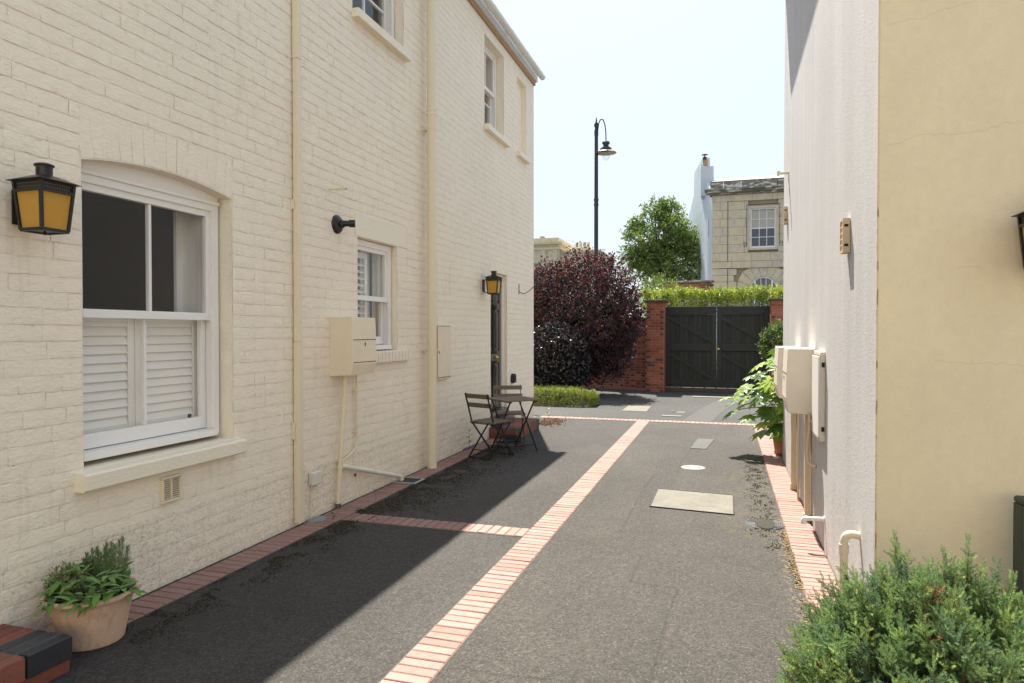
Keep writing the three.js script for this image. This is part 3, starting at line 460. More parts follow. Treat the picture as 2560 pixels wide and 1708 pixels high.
// ───────── brick steps ─────────
const blueTones = [[0.035, 0.037, 0.044], [0.045, 0.046, 0.052], [0.03, 0.031, 0.037]].map((c) => M({ color: lin(...c), map: clayMap, roughness: 0.55, bumpMap: clayBump, bumpScale: 0.0015 }));
const redTones = [[0.23, 0.072, 0.046], [0.20, 0.062, 0.04], [0.26, 0.088, 0.056]].map((c) => M({ color: lin(...c), map: clayMap, roughness: 0.75, bumpMap: clayBump, bumpScale: 0.0015 }));
const stepBrick = Array.from({ length: 4 }, (_, i) => blockGeo(0.214, 0.102, 0.0645, 0.006, 300 + i)), faceBrick = Array.from({ length: 4 }, (_, i) => blockGeo(0.215, 0.04, 0.065, 0.004, 340 + i));
{ // near doorstep, partly out of the picture: on-edge bricks, blue ones at the outer edge
  const t = thing('brick_doorstep', 'brick doorstep with blue edge bricks in the bottom left corner', 'step', [-3.145, 0, -2.0], 0, 'brick doorsteps'), R = rng(8);
  mesh('mortar_bed', lim(-0.215, 0.208, -0.02, 0.172, -0.405, 0.9), mortarM, t);
  for (let row = 0; row < 5; row++) for (let i = 0; i < 6; i++) { const b = mesh('brick', stepBrick[(R() * 4) | 0], row === 0 && i > 2 ? blueTones[i % 3] : redTones[(R() * 3) | 0], t); b.rotation.y = Math.PI / 2; b.position.set(-0.182 + 0.0755 * i, 0.178 + (R() - 0.5) * 0.003, -0.302 + 0.226 * row); }
  for (let row = 0; row < 5; row++) for (let k = 0; k < 2; k++) { const b = mesh('brick', faceBrick[(R() * 4) | 0], k === 0 && row === 0 ? blueTones[0] : redTones[(R() * 3) | 0], t); b.quaternion.setFromRotationMatrix(new THREE.Matrix4().makeBasis(V(0, 0, -1), V(1, 0, 0), V(0, -1, 0))); b.position.set(0.214, k ? 0.033 : 0.127, -0.302 + 0.226 * row); b.scale.z = k ? 0.95 : 1.5; }
}
{ // front door step
  const t = thing('brick_doorstep', 'raised brick doorstep below the black front door', 'step', [-3.15, 0, -10.25], 0, 'brick doorsteps'), R = rng(9);
  mesh('mortar_bed', lim(-0.205, 0.205, -0.02, 0.158, -0.635, 0.64), mortarM, t);
  for (let i = 0; i < 17; i++) for (let k = 0; k < 2; k++) { const b = mesh('brick', stepBrick[(R() * 4) | 0], (i < 2 || i > 14 || (k === 1 && R() < 0.15)) ? blueTones[i % 3] : redTones[(R() * 3) | 0], t); b.position.set(-0.107 + 0.214 * k, 0.163 + (R() - 0.5) * 0.003, -0.604 + 0.0755 * i); }
  for (let i = 0; i < 17; i++) { const b = mesh('brick', faceBrick[(R() * 4) | 0], (i < 2 || i > 14) ? blueTones[i % 3] : redTones[(R() * 3) | 0], t); b.quaternion.setFromRotationMatrix(new THREE.Matrix4().makeBasis(V(0, 1, 0), V(1, 0, 0), V(0, 0, -1))); b.scale.x = 0.34; b.position.set(0.213, 0.035, -0.604 + 0.0755 * i); }
  for (let i = 0; i < 2; i++) for (let k = 0; k < 2; k++) { const b = mesh('brick', faceBrick[(R() * 4) | 0], i && !k ? blueTones[1] : redTones[(R() * 3) | 0], t); b.quaternion.setFromRotationMatrix(new THREE.Matrix4().makeBasis(V(1, 0, 0), V(0, 0, 1), V(0, -1, 0))); b.position.set(-0.105 + 0.215 * i, 0.035 + 0.078 * k, 0.645); b.scale.x = 0.97; }
  const tile = MP({ color: lin(0.05, 0.045, 0.05), roughness: 0.3, clearcoat: 0.3 }); mesh('upper_tread', rlim(-0.205, -0.08, 0.165, 0.277, -0.23, 0.55, 0.008), tile, t);
}
// ───────── right house ─────────
const stipple = valTex(1024, 1024, 0.8, 0.8, (x, y) => { const u = x / 0.8, v = y / 0.8; return 0.55 * vnoise(u * 110, v * 110, 110) + 0.3 * vnoise(u * 230 + 3, v * 230, 230) + 0.15 * fbm(u * 12, v * 12, 3, 12); });
{
  const t = thing('rendered_house', 'rendered house with pale lane wall and cream front on the right', 'house', [XR, 0, -3.67]), D = 5.48, H = 5.92;
  const laneMap = colTex(1024, 1024, 6, 6.4, (z, y, o) => {
    const st = fbm(z * 7, y * 0.55 + 3, 4), f = vnoise(z * 60, y * 60), n = fbm(z * 1.2, y * 1.2, 3);
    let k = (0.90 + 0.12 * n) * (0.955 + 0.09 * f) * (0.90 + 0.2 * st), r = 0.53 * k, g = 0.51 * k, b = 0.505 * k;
    const e = fbm(z * 48, y * 52 + 5, 3), m = sstep(0.60, 0.72, e + 0.20 * Math.exp(-y / 0.10) + 0.05 * Math.exp(-y / 0.35)) * (y < 0.6 ? 1 : 0) * 0.3; r += (0.30 - r) * m; g += (0.22 - g) * m; b += (0.15 - b) * m;
    o[0] = r; o[1] = g; o[2] = b;
  });
  const cracks = [[[0.03, 3.07], [0.13, 3.085], [0.18, 3.08], [0.26, 3.105], [0.40, 3.13]], [[0.04, 2.50], [0.10, 2.505], [0.19, 2.54], [0.24, 2.527], [0.34, 2.522], [0.45, 2.535], [0.53, 2.56], [0.62, 2.555], [0.9, 2.59]], [[0.25, 1.462], [0.36, 1.456], [0.46, 1.458], [0.6, 1.448], [0.8, 1.455]], [[0.34, 1.9], [0.40, 1.908], [0.43, 1.903]]];
  const frontMap = colTex(1024, 2048, 3, 6.4, (x, y, o) => {
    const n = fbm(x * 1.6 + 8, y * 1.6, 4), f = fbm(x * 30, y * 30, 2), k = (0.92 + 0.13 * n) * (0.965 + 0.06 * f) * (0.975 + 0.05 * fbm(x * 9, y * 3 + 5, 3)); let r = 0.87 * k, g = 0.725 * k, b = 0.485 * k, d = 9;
    for (const c of cracks) for (let i = 1; i < c.length; i++) { const [ax, ay] = c[i - 1], [bx, by] = c[i], dx = bx - ax, dy = by - ay, px = x + 0.004 * (f - 0.5), py = y + 0.02 * (fbm(x * 40, 3, 3) - 0.5), q = clamp(((px - ax) * dx + (py - ay) * dy) / (dx * dx + dy * dy)), ex = ax + dx * q - px, ey = ay + dy * q - py; d = Math.min(d, ex * ex + ey * ey); }
    const s = (1 - sstep(0.0006, 0.0026, Math.sqrt(d))) * 0.15; r *= 1 - s; g *= 1 - s; b *= 1 - s;
    const p = sstep(0.80, 0.84, vnoise(x * 160 + 7, y * 160)) * 0.03; r *= 1 - p; g *= 1 - p; b *= 1 - p;
    o[0] = r; o[1] = g; o[2] = b;
  });
  const laneM = M({ map: laneMap, roughness: 0.85, bumpMap: stipple, bumpScale: 0.0013 }), frontM = M({ map: frontMap, roughness: 0.75, bumpMap: stipple, bumpScale: 0.0006 });
  const lane = lim(0, 0.28, -0.05, H, -D, 0); { const uv = lane.attributes.uv; for (let i = 0; i < uv.count; i++) uv.setX(i, uv.getX(i) + 6); }
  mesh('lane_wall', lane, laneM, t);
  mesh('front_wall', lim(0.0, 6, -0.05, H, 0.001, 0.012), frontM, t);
  mesh('inner_walls', [lim(0.281, 6, -0.05, H, -0.3, 0), lim(0.281, 6, -0.05, H, -D, -D + 0.3), lim(5.8, 6, -0.05, H, -D + 0.3, -0.3)], laneM, t);
  const rustMap = colTex(64, 1024, 0.03, 6, (x, y, o) => { const m = sstep(0.56, 0.70, fbm(x * 60, y * 23, 4)) * (y < 2.3 ? 0.8 : 0.1); o[0] = 0.74 + (0.34 - 0.74) * m; o[1] = 0.60 + (0.12 - 0.60) * m; o[2] = 0.38 + (0.03 - 0.38) * m; });
  mesh('corner_bead', lim(-0.002, 0.006, 0, H - 0.02, 0.0115, 0.0145), M({ map: rustMap, roughness: 0.8 }), t);
  mesh('eaves', [lim(-0.2, 6.1, H + 0.001, H + 0.05, -D - 0.02, 0.18), lim(-0.22, -0.2, H - 0.02, H + 0.14, -D - 0.02, 0.18)], upvcM, t);
  const gp = new THREE.CylinderGeometry(0.055, 0.055, D + 0.15, 16, 1).rotateX(Math.PI / 2).translate(-0.275, H + 0.09, -D / 2 + 0.03); mesh('gutter', gp, upvcM, t);
  mesh('roof', prism(poly([[-0.25, H + 0.142], [6.2, H + 0.142], [3, H + 1.9]]), D + 0.2).translate(0, 0, -D - 0.02), M({ color: lin(0.10, 0.09, 0.09), roughness: 0.8 }), t);
}
for (const [s, y, lab] of [[4.445, 2.067, 'pale grid air vent high on the right wall, nearer one'], [8.64, 2.872, 'pale grid air vent near the far end of the right wall']]) {
  const t = onRight('grid_vent', lab, 'vent', s, y, 0, 'vents on the right wall'), w = 0.055, h = 0.2, d = 0.042, m = M({ color: lin(0.66, 0.53, 0.36), roughness: 0.7 });
  mesh('frame', [lim(-w, w, 0, 0.012, 0.002, d), lim(-w, w, h - 0.012, h, 0.002, d), lim(-w, -w + 0.012, 0.012, h - 0.012, 0.002, d), lim(w - 0.012, w, 0.012, h - 0.012, 0.002, d)], m, t);
  mesh('grid', [...[1, 2, 3, 4].map((i) => box(2 * w - 0.024, 0.008, 0.02, 0, 0.012 + 0.0352 * i, d - 0.012)), box(0.008, h - 0.024, 0.018, 0, h / 2, d - 0.012)], m, t); mesh('duct', box(2 * w - 0.024, h - 0.024, 0.004, 0, h / 2, 0.006), innerM, t);
  mesh('clip', [rlim(w, w + 0.004, 0.035, 0.05, 0.012, 0.034), rlim(w, w + 0.004, 0.15, 0.165, 0.012, 0.034)], seamM, t);
}
{ const t = onRight('gas_meter_box', 'pale meter box on the right wall, farther of two', 'meter box', 7.34, 0.945, 0, 'gas meter boxes'); meterBox(t, 0.46, 0.495, 0.205, paleBoxM); }
{ const t = onRight('gas_meter_box', 'pale meter box on the right wall, nearer of two', 'meter box', 6.20, 0.925, 0, 'gas meter boxes'); meterBox(t, 0.40, 0.525, 0.212, paleBoxM); }
{ const t = onRight('electric_cabinet', 'narrow pale cabinet on the right wall nearest the corner', 'cabinet', 5.58, 0.80, 0); mesh('case', rlim(-0.19, 0.19, 0, 0.655, 0.0, 0.034, 0.005), paleBoxM, t); mesh('door', rlim(-0.185, 0.185, 0.025, 0.62, 0.034, 0.047, 0.004), M({ color: lin(0.82, 0.80, 0.76), roughness: 0.4 }), t); mesh('door_gap', [box(0.37, 0.006, 0.003, 0, 0.624, 0.035), box(0.37, 0.006, 0.003, 0, 0.02, 0.035)], seamM, t); for (const y of [0.09, 0.56]) mesh('clip', rbox(0.006, 0.035, 0.02, 0.002, 0.193, y, 0.016), seamM, t); }
{ const mk = (name, lab, s, y, f) => f(onRight(name, lab, 'pipe', s, y, 0));
  const ductM = M({ color: lin(0.70, 0.56, 0.37), roughness: 0.5 }), thinM = M({ color: lin(0.66, 0.54, 0.38), roughness: 0.5 });
  mk('square_duct', 'square cream duct below the farther meter box on the right', 7.39, 0.0, (t) => { mesh('duct', rlim(-0.03, 0.03, 0.012, 0.955, 0.006, 0.056, 0.005), ductM, t); mesh('foot', rlim(-0.034, 0.034, 0.008, 0.07, 0.004, 0.061, 0.005), ductM, t); });
  mk('square_duct', 'square cream duct below the nearer meter box on the right', 6.20, 0.0, (t) => { mesh('duct', rlim(-0.028, 0.028, 0.012, 0.94, 0.006, 0.052, 0.005), ductM, t); mesh('foot', rlim(-0.034, 0.034, 0.008, 0.07, 0.004, 0.061, 0.005), ductM, t); });
  mk('thin_gas_pipe', 'thin painted pipe between the two square ducts on the right', 6.93, 0.0, (t) => { mesh('pipe', tube([V(0, 0.01, 0.03), V(0, 0.3, 0.032), V(0.0, 0.7, 0.03), V(-0.02, 0.96, 0.03)], 0.011, 8, 24), thinM, t); mesh('clip', box(0.04, 0.018, 0.035, 0, 0.22, 0.018), thinM, t); });
  mk('thin_gas_pipe', 'thin kinked pipe beside the nearer meter box on the right', 5.94, 0.0, (t) => { mesh('pipe', tube([V(0, 0.95, 0.045), V(0, 0.82, 0.045), V(0.01, 0.74, 0.055), V(0.02, 0.66, 0.06), V(0.02, 0.56, 0.055), V(0.05, 0.53, 0.03), V(0.08, 0.53, 0.0)], 0.011, 8, 40), thinM, t); mesh('clip', box(0.03, 0.018, 0.05, 0, 0.88, 0.025), thinM, t); });
  mk('waste_spout', 'short white spout poking from the right wall near the ground', 5.37, 0.24, (t) => { mesh('spout', cyl(V(0, 0, -0.01), V(0, -0.004, 0.125), 0.0155, 0.0155, 14), upvcM, t); mesh('collar', cyl(V(0, 0, 0.002), V(0, 0, 0.012), 0.022, 0.022, 14), upvcM, t); mesh('bend', tube([V(0, -0.004, 0.115), V(0, -0.006, 0.135), V(0, -0.022, 0.142), V(0, -0.045, 0.142)], 0.019, 12, 14), upvcM, t); });
  mk('elbow_pipe', 'cream elbow pipe leaving the right wall behind the juniper', 4.04, 0.0, (t) => { mesh('pipe', tube([V(0, 0.50, -0.01), V(0, 0.505, 0.04), V(0, 0.495, 0.068), V(0, 0.46, 0.078), V(0, 0.40, 0.078), V(0, 0.2, 0.078), V(0, 0.01, 0.078)], 0.0215, 16, 60), pipeM, t); mesh('socket', cyl(V(0, 0.40, 0.078), V(0, 0.45, 0.078), 0.0255, 0.0255, 18), pipeM, t); });
  const t = onRight('cable_bracket', 'small cream bracket with a thin cable high on the right wall', 'bracket', 8.45, 3.40, 0); mesh('arm', [rlim(-0.015, 0.015, 0.02, 0.045, 0, 0.11), rlim(-0.02, 0.02, 0.005, 0.06, 0.10, 0.13)], pipeM, t); mesh('cable', tube([V(0, 0.02, 0.006), V(0.03, -0.1, 0.004), V(0.2, -0.3, 0.004), V(0.33, -0.52, 0.004)], 0.003, 5, 20), M({ color: lin(0.3, 0.28, 0.26), roughness: 0.7 }), t);
}
{ const t = thing('timber_post', 'dark green timber post at the right edge of the photo', 'post', [1.285, 0, -3.50]); const m = M({ color: lin(0.050, 0.066, 0.048), roughness: 0.7, bumpMap: clayBump, bumpScale: 0.002 }); mesh('post', rlim(-0.055, 0.055, 0, 0.845, -0.05, 0.05, 0.006), m, t); mesh('cap', rlim(-0.056, 0.056, 0.846, 0.875, -0.051, 0.051, 0.012), m, t); }
{ const t = thing('plastic_bucket', 'teal plastic bucket half hidden behind the juniper', 'bucket', [1.12, 0, -3.05]), m = M({ color: lin(0.02, 0.12, 0.11), roughness: 0.4 }); mesh('body', lathe([[0.001, 0.002], [0.12, 0.002], [0.155, 0.36], [0.165, 0.365], [0.165, 0.385]], 28), m, t); mesh('lid', lathe([[0.168, 0.375], [0.168, 0.395], [0.12, 0.41], [0.001, 0.418]], 28), m, t); mesh('handle', new THREE.TorusGeometry(0.165, 0.004, 6, 24, Math.PI).rotateX(0.35).translate(0, 0.35, 0), ironM, t); }

// ───────── covers let into the asphalt ─────────
const concreteMap = colTex(512, 512, 1, 1, (x, y, o) => { const n = fbm(x * 6, y * 6, 5, 6), f = vnoise(x * 180, y * 180, 180), s = sstep(0.62, 0.75, fbm(x * 14 + 4, y * 14, 4, 14)); const k = (0.82 + 0.34 * n) * (0.85 + 0.3 * f) * (1 - 0.12 * s); o[0] = 0.158 * k; o[1] = 0.145 * k; o[2] = 0.118 * k; });
const concreteM = M({ map: concreteMap, roughness: 0.9, bumpMap: clayBump, bumpScale: 0.002 });
const steelM = M({ color: lin(0.13, 0.135, 0.14), roughness: 0.55, metalness: 0.5 });
function slab(name, label, cat, pts, m, framed) {
  const cx = pts.reduce((a, p) => a + p[0], 0) / 4, cz = pts.reduce((a, p) => a + p[1], 0) / 4, t = thing(name, label, cat, [cx, 0, -cz]);
  const g = prism(poly(pts.map(([x, z]) => [x - cx, z - cz])), 0.02, 0.002).rotateX(-Math.PI / 2).translate(0, -0.014, 0); mesh('cover', g, m, t);
  if (framed) for (let i = 0; i < 4; i++) { const a = pts[i], b = pts[(i + 1) % 4], e = (p) => V((p[0] - cx) * 1.018, 0.006, -(p[1] - cz) * 1.018); mesh('frame_edge', bar(e(a), e(b), 0.007, 0.010), framed, t); }
}
slab('concrete_cover', 'large square concrete manhole cover in the right half of the lane', 'manhole cover', [[-0.638, 6.29], [0.078, 6.22], [0.08, 6.94], [-0.634, 7.01]], concreteM, ironM);
slab('concrete_cover', 'far concrete manhole cover in the yard before the brick wall', 'manhole cover', [[-1.985, 13.78], [-1.488, 13.78], [-1.499, 14.76], [-1.974, 14.76]], concreteM);
slab('asphalt_patch', 'small grey patched rectangle in the lane beyond the white disc', 'patch', [[-0.44, 9.6], [-0.235, 9.6], [-0.141, 10.5], [-0.375, 10.5]], M({ map: concreteMap, color: lin(0.60, 0.66, 0.72), roughness: 0.95, bumpMap: grainBump, bumpScale: 0.004 }));
slab('yard_drain', 'long pale metal drain cover in the yard, nearer one', 'drain', [[-1.13, 13.12], [-0.78, 13.12], [-0.78, 13.3], [-1.13, 13.3]], steelM, concreteM);
slab('yard_drain', 'small metal drain cover in the yard with weeds beside it', 'drain', [[-0.90, 13.78], [-0.75, 13.78], [-0.75, 13.94], [-0.90, 13.94]], steelM);
{ const t = thing('round_cover', 'white round metal cover in the right half of the lane', 'manhole cover', [-0.346, 0, -8.25]); mesh('disc', lathe([[0.001, 0.008], [0.125, 0.0075], [0.14, 0.006], [0.143, -0.01]], 36), M({ color: lin(0.20, 0.197, 0.185), roughness: 0.6, bumpMap: clayBump, bumpScale: 0.002 }), t); mesh('keyhole', [box(0.03, 0.002, 0.012, 0.07, 0.0085, 0), box(0.03, 0.002, 0.012, -0.07, 0.0085, 0)], seamM, t); }
{ const t = thing('ribbed_drain_cover', 'round ribbed drain cover half buried beside the right brick band', 'drain', [0.325, 0, -5.99]);
  mesh('plate', lathe([[0.001, 0.004], [0.155, 0.004], [0.157, -0.01]], 36), M({ color: lin(0.035, 0.035, 0.036), roughness: 0.7 }), t);
  for (let i = 0; i < 5; i++) for (const s of [0, Math.PI]) { const r = 0.082 + 0.017 * i, a = 0.62 + 0.1 * i, g = new THREE.TorusGeometry(r, 0.0042, 6, 18, 2 * a).toNonIndexed().rotateZ(-a + s).rotateX(-Math.PI / 2).translate(0, 0.0055, 0); mesh('rib', g, steelM, t); }
  const g = new THREE.CircleGeometry(0.086, 20), p = g.attributes.position; for (let i = 1; i < p.count; i++) { const k = 0.85 + 0.3 * fbm(i * 0.9, 3, 2); p.setXY(i, p.getX(i) * k * 0.9, p.getY(i) * k * 1.75); } mesh('packed_grit', g.rotateX(-Math.PI / 2).translate(0, 0.0095, 0), M({ map: concreteMap, color: lin(0.42, 0.42, 0.42), roughness: 1, bumpMap: grainBump, bumpScale: 0.006 }), t); }

// ───────── house across the court, behind the viewer: sunlit, it throws warm light back into the lane ─────────
{ const t = thing('court_house', 'cream house closing the court behind the viewer', 'house', [2.5, 0, 8.5]), cm = M({ color: lin(0.84, 0.74, 0.57), roughness: 0.8 });
  mesh('wall', [lim(-6.5, -2.6, 0, 5.9, 0, 0.3), lim(-1.5, 1.5, 0, 5.9, 0, 0.3), lim(2.6, 7, 0, 5.9, 0, 0.3), lim(-2.6, -1.5, 0, 0.9, 0, 0.3), lim(-2.6, -1.5, 2.4, 5.9, 0, 0.3), lim(1.5, 2.6, 2.2, 5.9, 0, 0.3)], cm, t);
  mesh('door', lim(1.5, 2.6, 0, 2.2, 0.12, 0.18), blackM, t); mesh('window_frame', [lim(-2.6, -2.53, 0.9, 2.4, 0.08, 0.14), lim(-1.57, -1.5, 0.9, 2.4, 0.08, 0.14), lim(-2.53, -1.57, 1.62, 1.68, 0.08, 0.14), lim(-2.53, -1.57, 2.33, 2.4, 0.08, 0.14), lim(-2.53, -1.57, 0.9, 0.97, 0.08, 0.14)], whiteM, t);
  mesh('pane', lim(-2.53, -1.57, 0.97, 2.33, 0.11, 0.115), M({ color: lin(0.03, 0.03, 0.03), roughness: 0.08 }), t); mesh('roof', prism(poly([[-6.7, 5.9], [7.2, 5.9], [7.2, 6.1], [-6.7, 6.1]]), 4).translate(0, 0, -0.2), M({ color: lin(0.1, 0.1, 0.1), roughness: 0.8 }), t); }
// ───────── gate, pillars and garden wall at the end of the yard ─────────
const gateMap = colTex(256, 512, 0.5, 1, (x, y, o) => { const n = fbm(x * 60, y * 5, 4, 30), k = 0.75 + 0.5 * n; o[0] = 0.0145 * k; o[1] = 0.0165 * k; o[2] = 0.0135 * k; });
const gateM = M({ map: gateMap, roughness: 0.6 }), gateM2 = M({ map: gateMap, color: lin(0.86, 0.87, 0.84), roughness: 0.66 }), gateIron = M({ color: lin(0.012, 0.012, 0.012), roughness: 0.5 });
const GZ = -18.88;
function gateLeaf(label, x0, x1, mirror) {
  const t = thing('timber_gate', label, 'gate', [x0, 0.115, GZ], 0, 'double timber gate'), w = x1 - x0, h = 2.155, st = 0.13;
  mesh('backing', lim(0.02, w - 0.02, 0.02, h - 0.02, -0.032, -0.0205), gateM, t); mesh('stile', rlim(0, st, 0, h, -0.02, 0.045), gateM, t); mesh('stile', rlim(w - st, w, 0, h, -0.02, 0.045), gateM, t);
  mesh('top_rail', rlim(st, w - st, h - 0.225, h, -0.02, 0.0435), gateM, t); mesh('middle_rail', rlim(st, w - st, 0.975, 1.18, -0.02, 0.06, 0.012), gateM, t); mesh('bottom_rail', rlim(st, w - st, 0, 0.205, -0.02, 0.0435), gateM, t);
  const n = Math.round((w - 2 * st) / 0.118), bw = (w - 2 * st) / n;
  for (let i = 0; i < n; i++) mesh('board', rlim(st + bw * i, st + bw * (i + 1), 0.2, h - 0.22, -0.018, 0.004 + (i % 3) * 0.0012, 0.006), i % 3 === 1 ? gateM2 : gateM, t);
  for (const [ya, yb] of [[h - 0.24, 1.2], [0.95, 0.22]]) mesh('brace', bar(V(st - 0.01, ya - 0.05, 0.028), V(w - st + 0.01, yb + 0.05, 0.028), 0.05, 0.10, V(0, 1, 0)), gateM, t);
  const hx = mirror ? [w - 0.76, w - 0.02] : [0.02, 0.76]; mesh('strap_hinge', rlim(hx[0], hx[1], h - 0.175, h - 0.125, 0.0445, 0.054), gateIron, t); mesh('strap_hinge', rlim(hx[0], hx[1], 0.06, 0.11, 0.0445, 0.054), gateIron, t);
  mesh('weather_strip', box(w - 0.02, 0.006, 0.075, w / 2, h + 0.004, 0.012), M({ color: lin(0.20, 0.20, 0.19), roughness: 0.35 }), t);
  return t;
}
const gl = gateLeaf('dark green timber gate leaf on the left, with the bolt', -1.525, -0.212, false), gr = gateLeaf('dark green timber gate leaf on the right, behind the fatsia', -0.198, 1.115, true);
mesh('bolt', [cyl(V(1.10, 1.94, 0.06), V(1.29, 1.945, 0.06), 0.008), box(0.02, 0.05, 0.02, 1.115, 1.925, 0.055)], steelM, gl); mesh('hasp', rlim(1.0, 1.28, 1.06, 1.10, 0.0605, 0.066), gateIron, gl);
{ const t = thing('padlock', 'small brass padlock hanging where the two gate leaves meet', 'padlock', [-0.155, 1.125, GZ + 0.075]); mesh('body', rbox(0.055, 0.05, 0.025, 0.006, 0, 0.025, 0), M({ color: lin(0.55, 0.42, 0.18), roughness: 0.35, metalness: 0.9 }), t); mesh('shackle', new THREE.TorusGeometry(0.018, 0.005, 6, 14, Math.PI).translate(0, 0.06, 0), steelM, t); }
{ const t = thing('gate_sill', 'weathered timber sill under the dark gate', 'sill', [-0.2, 0, GZ]); mesh('beam', rlim(-1.33, 1.32, 0, 0.098, -0.05, 0.08, 0.01), M({ color: lin(0.09, 0.065, 0.045), roughness: 0.9, bumpMap: clayBump, bumpScale: 0.004 }), t); mesh('stone_strip', lim(-0.55, 0.55, 0.001, 0.012, 1.45, 1.72), concreteM, t); }
const wallBrick = Array.from({ length: 4 }, (_, i) => blockGeo(0.215, 0.03, 0.065, 0.003, 500 + i)), headBrick = Array.from({ length: 3 }, (_, i) => blockGeo(0.1025, 0.03, 0.065, 0.003, 520 + i));
const oldTones = [[0.30, 0.085, 0.045], [0.34, 0.10, 0.055], [0.24, 0.065, 0.042], [0.37, 0.125, 0.07], [0.10, 0.045, 0.045]].map((c) => M({ color: lin(...c), map: clayMap, roughness: 0.85, bumpMap: clayBump, bumpScale: 0.002 }));
const paleMortar = M({ color: lin(0.38, 0.31, 0.21), roughness: 1 });
const FACE = new THREE.Quaternion().setFromRotationMatrix(new THREE.Matrix4().makeBasis(V(1, 0, 0), V(0, 0, 1), V(0, -1, 0)));
function pillar(label, x, n) {
  const t = thing('brick_pillar', label, 'pillar', [x, 0, -18.62], 0, 'gate pillars'), R = rng(n), h = 2.395;
  mesh('core', lim(-0.222, 0.222, 0, h, -0.222, 0.222), paleMortar, t);
  for (let c = 0; c < 32; c++) { const y = 0.037 + c * 0.0748, seq = c % 2 ? [0.215, 0.215] : [0.1025, 0.215, 0.1025]; let s = -0.2265;
    for (const l of seq) { const b = mesh('brick', l > 0.2 ? wallBrick[(R() * 4) | 0] : headBrick[(R() * 3) | 0], oldTones[l < 0.2 && R() < 0.45 ? 4 : (R() * 4.25) | 0], t); b.quaternion.copy(FACE); b.position.set(s + l / 2, y, 0.232 + (R() - 0.5) * 0.004); s += l + 0.0105; } }
  for (const sd of [-1, 1]) mesh('side_face', lim(sd > 0 ? 0.223 : -0.232, sd > 0 ? 0.232 : -0.223, 0, h, -0.22, 0.21), oldTones[0], t);
  mesh('cap_stone', rlim(-0.30, 0.30, h, h + 0.055, -0.30, 0.30, 0.012), M({ map: concreteMap, color: lin(0.55, 0.52, 0.5), roughness: 0.95 }), t);
}
pillar('red brick gate pillar left of the dark gate', -1.757, 3); pillar('red brick gate pillar right of the gate, half hidden by the right house', 1.35, 4);
{ // old wall running back to the left from the pillar
  const t = thing('brick_garden_wall', 'old red brick garden wall behind the purple bush', 'wall', [-1.99, 0, -18.62]), R = rng(12), L = 5.2; 
  const w = part('brickwork', t); w.rotation.y = -0.40;
  mesh('core', lim(-L, 0, 0, 1.95, -0.22, -0.006), paleMortar, w);
  for (let c = 0; c < 26; c++) { let s = -0.01 - (c % 2) * 0.06; const y = 0.037 + c * 0.0748; let i = 0; while (s > -2.3) { const l = (i++ + c) % 2 ? 0.1025 : 0.215, b = mesh('brick', l > 0.2 ? wallBrick[(R() * 4) | 0] : headBrick[(R() * 3) | 0], oldTones[l < 0.2 && R() < 0.6 ? 4 : (R() * 4.2) | 0], w); b.quaternion.copy(FACE); b.position.set(s - l / 2, y, 0.002 + (R() - 0.5) * 0.004); s -= l + 0.0105; } }
  mesh('coping', rlim(-L, 0, 1.95, 2.0, -0.26, 0.03, 0.01), concreteM, w); mesh('kerb', rlim(-L, 0.1, 0, 0.06, 0.02, 0.14, 0.01), M({ color: lin(0.25, 0.12, 0.09), roughness: 0.9 }), w);
}

// ───────── houses beyond ─────────
const stoneTones = [0, 1, 2, 3].map((k) => M({ map: colTex(256, 256, 3, 3, (x, y, o) => { const n = fbm(x * 5 + k * 9, y * 5, 4, 15), st = sstep(0.62, 0.78, fbm(x * 10 + 7 + k, y * 3, 4, 30)), v = (0.88 + 0.24 * n) * (1 - 0.16 * st); o[0] = (0.57 + 0.012 * k) * v; o[1] = (0.505 + 0.006 * k) * v; o[2] = (0.38 - 0.008 * k) * v; }), roughness: 0.95 }));
const grimeM = M({ map: colTex(256, 256, 3, 3, (x, y, o) => { const n = fbm(x * 6, y * 9, 5, 18), w = sstep(0.6, 0.66, fbm(x * 4 + 3, y * 12, 3, 12)); o[0] = 0.10 + 0.2 * n + 0.35 * w; o[1] = 0.095 + 0.18 * n + 0.35 * w; o[2] = 0.075 + 0.14 * n + 0.34 * w; }), roughness: 1 });
const farWhite = M({ color: lin(0.76, 0.77, 0.78), roughness: 0.5 }), paleWallM = M({ map: colTex(256, 256, 6, 6, (x, y, o) => { const n = fbm(x * 3, y * 3, 4, 18), k = 0.86 + 0.2 * n; o[0] = 0.62 * k; o[1] = 0.70 * k; o[2] = 0.76 * k; }), roughness: 0.8, bumpMap: grainBump, bumpScale: 0.01 });
const farGlass = MP({ color: lin(0.03, 0.034, 0.038), roughness: 0.05, clearcoat: 1, clearcoatRoughness: 0.03 });
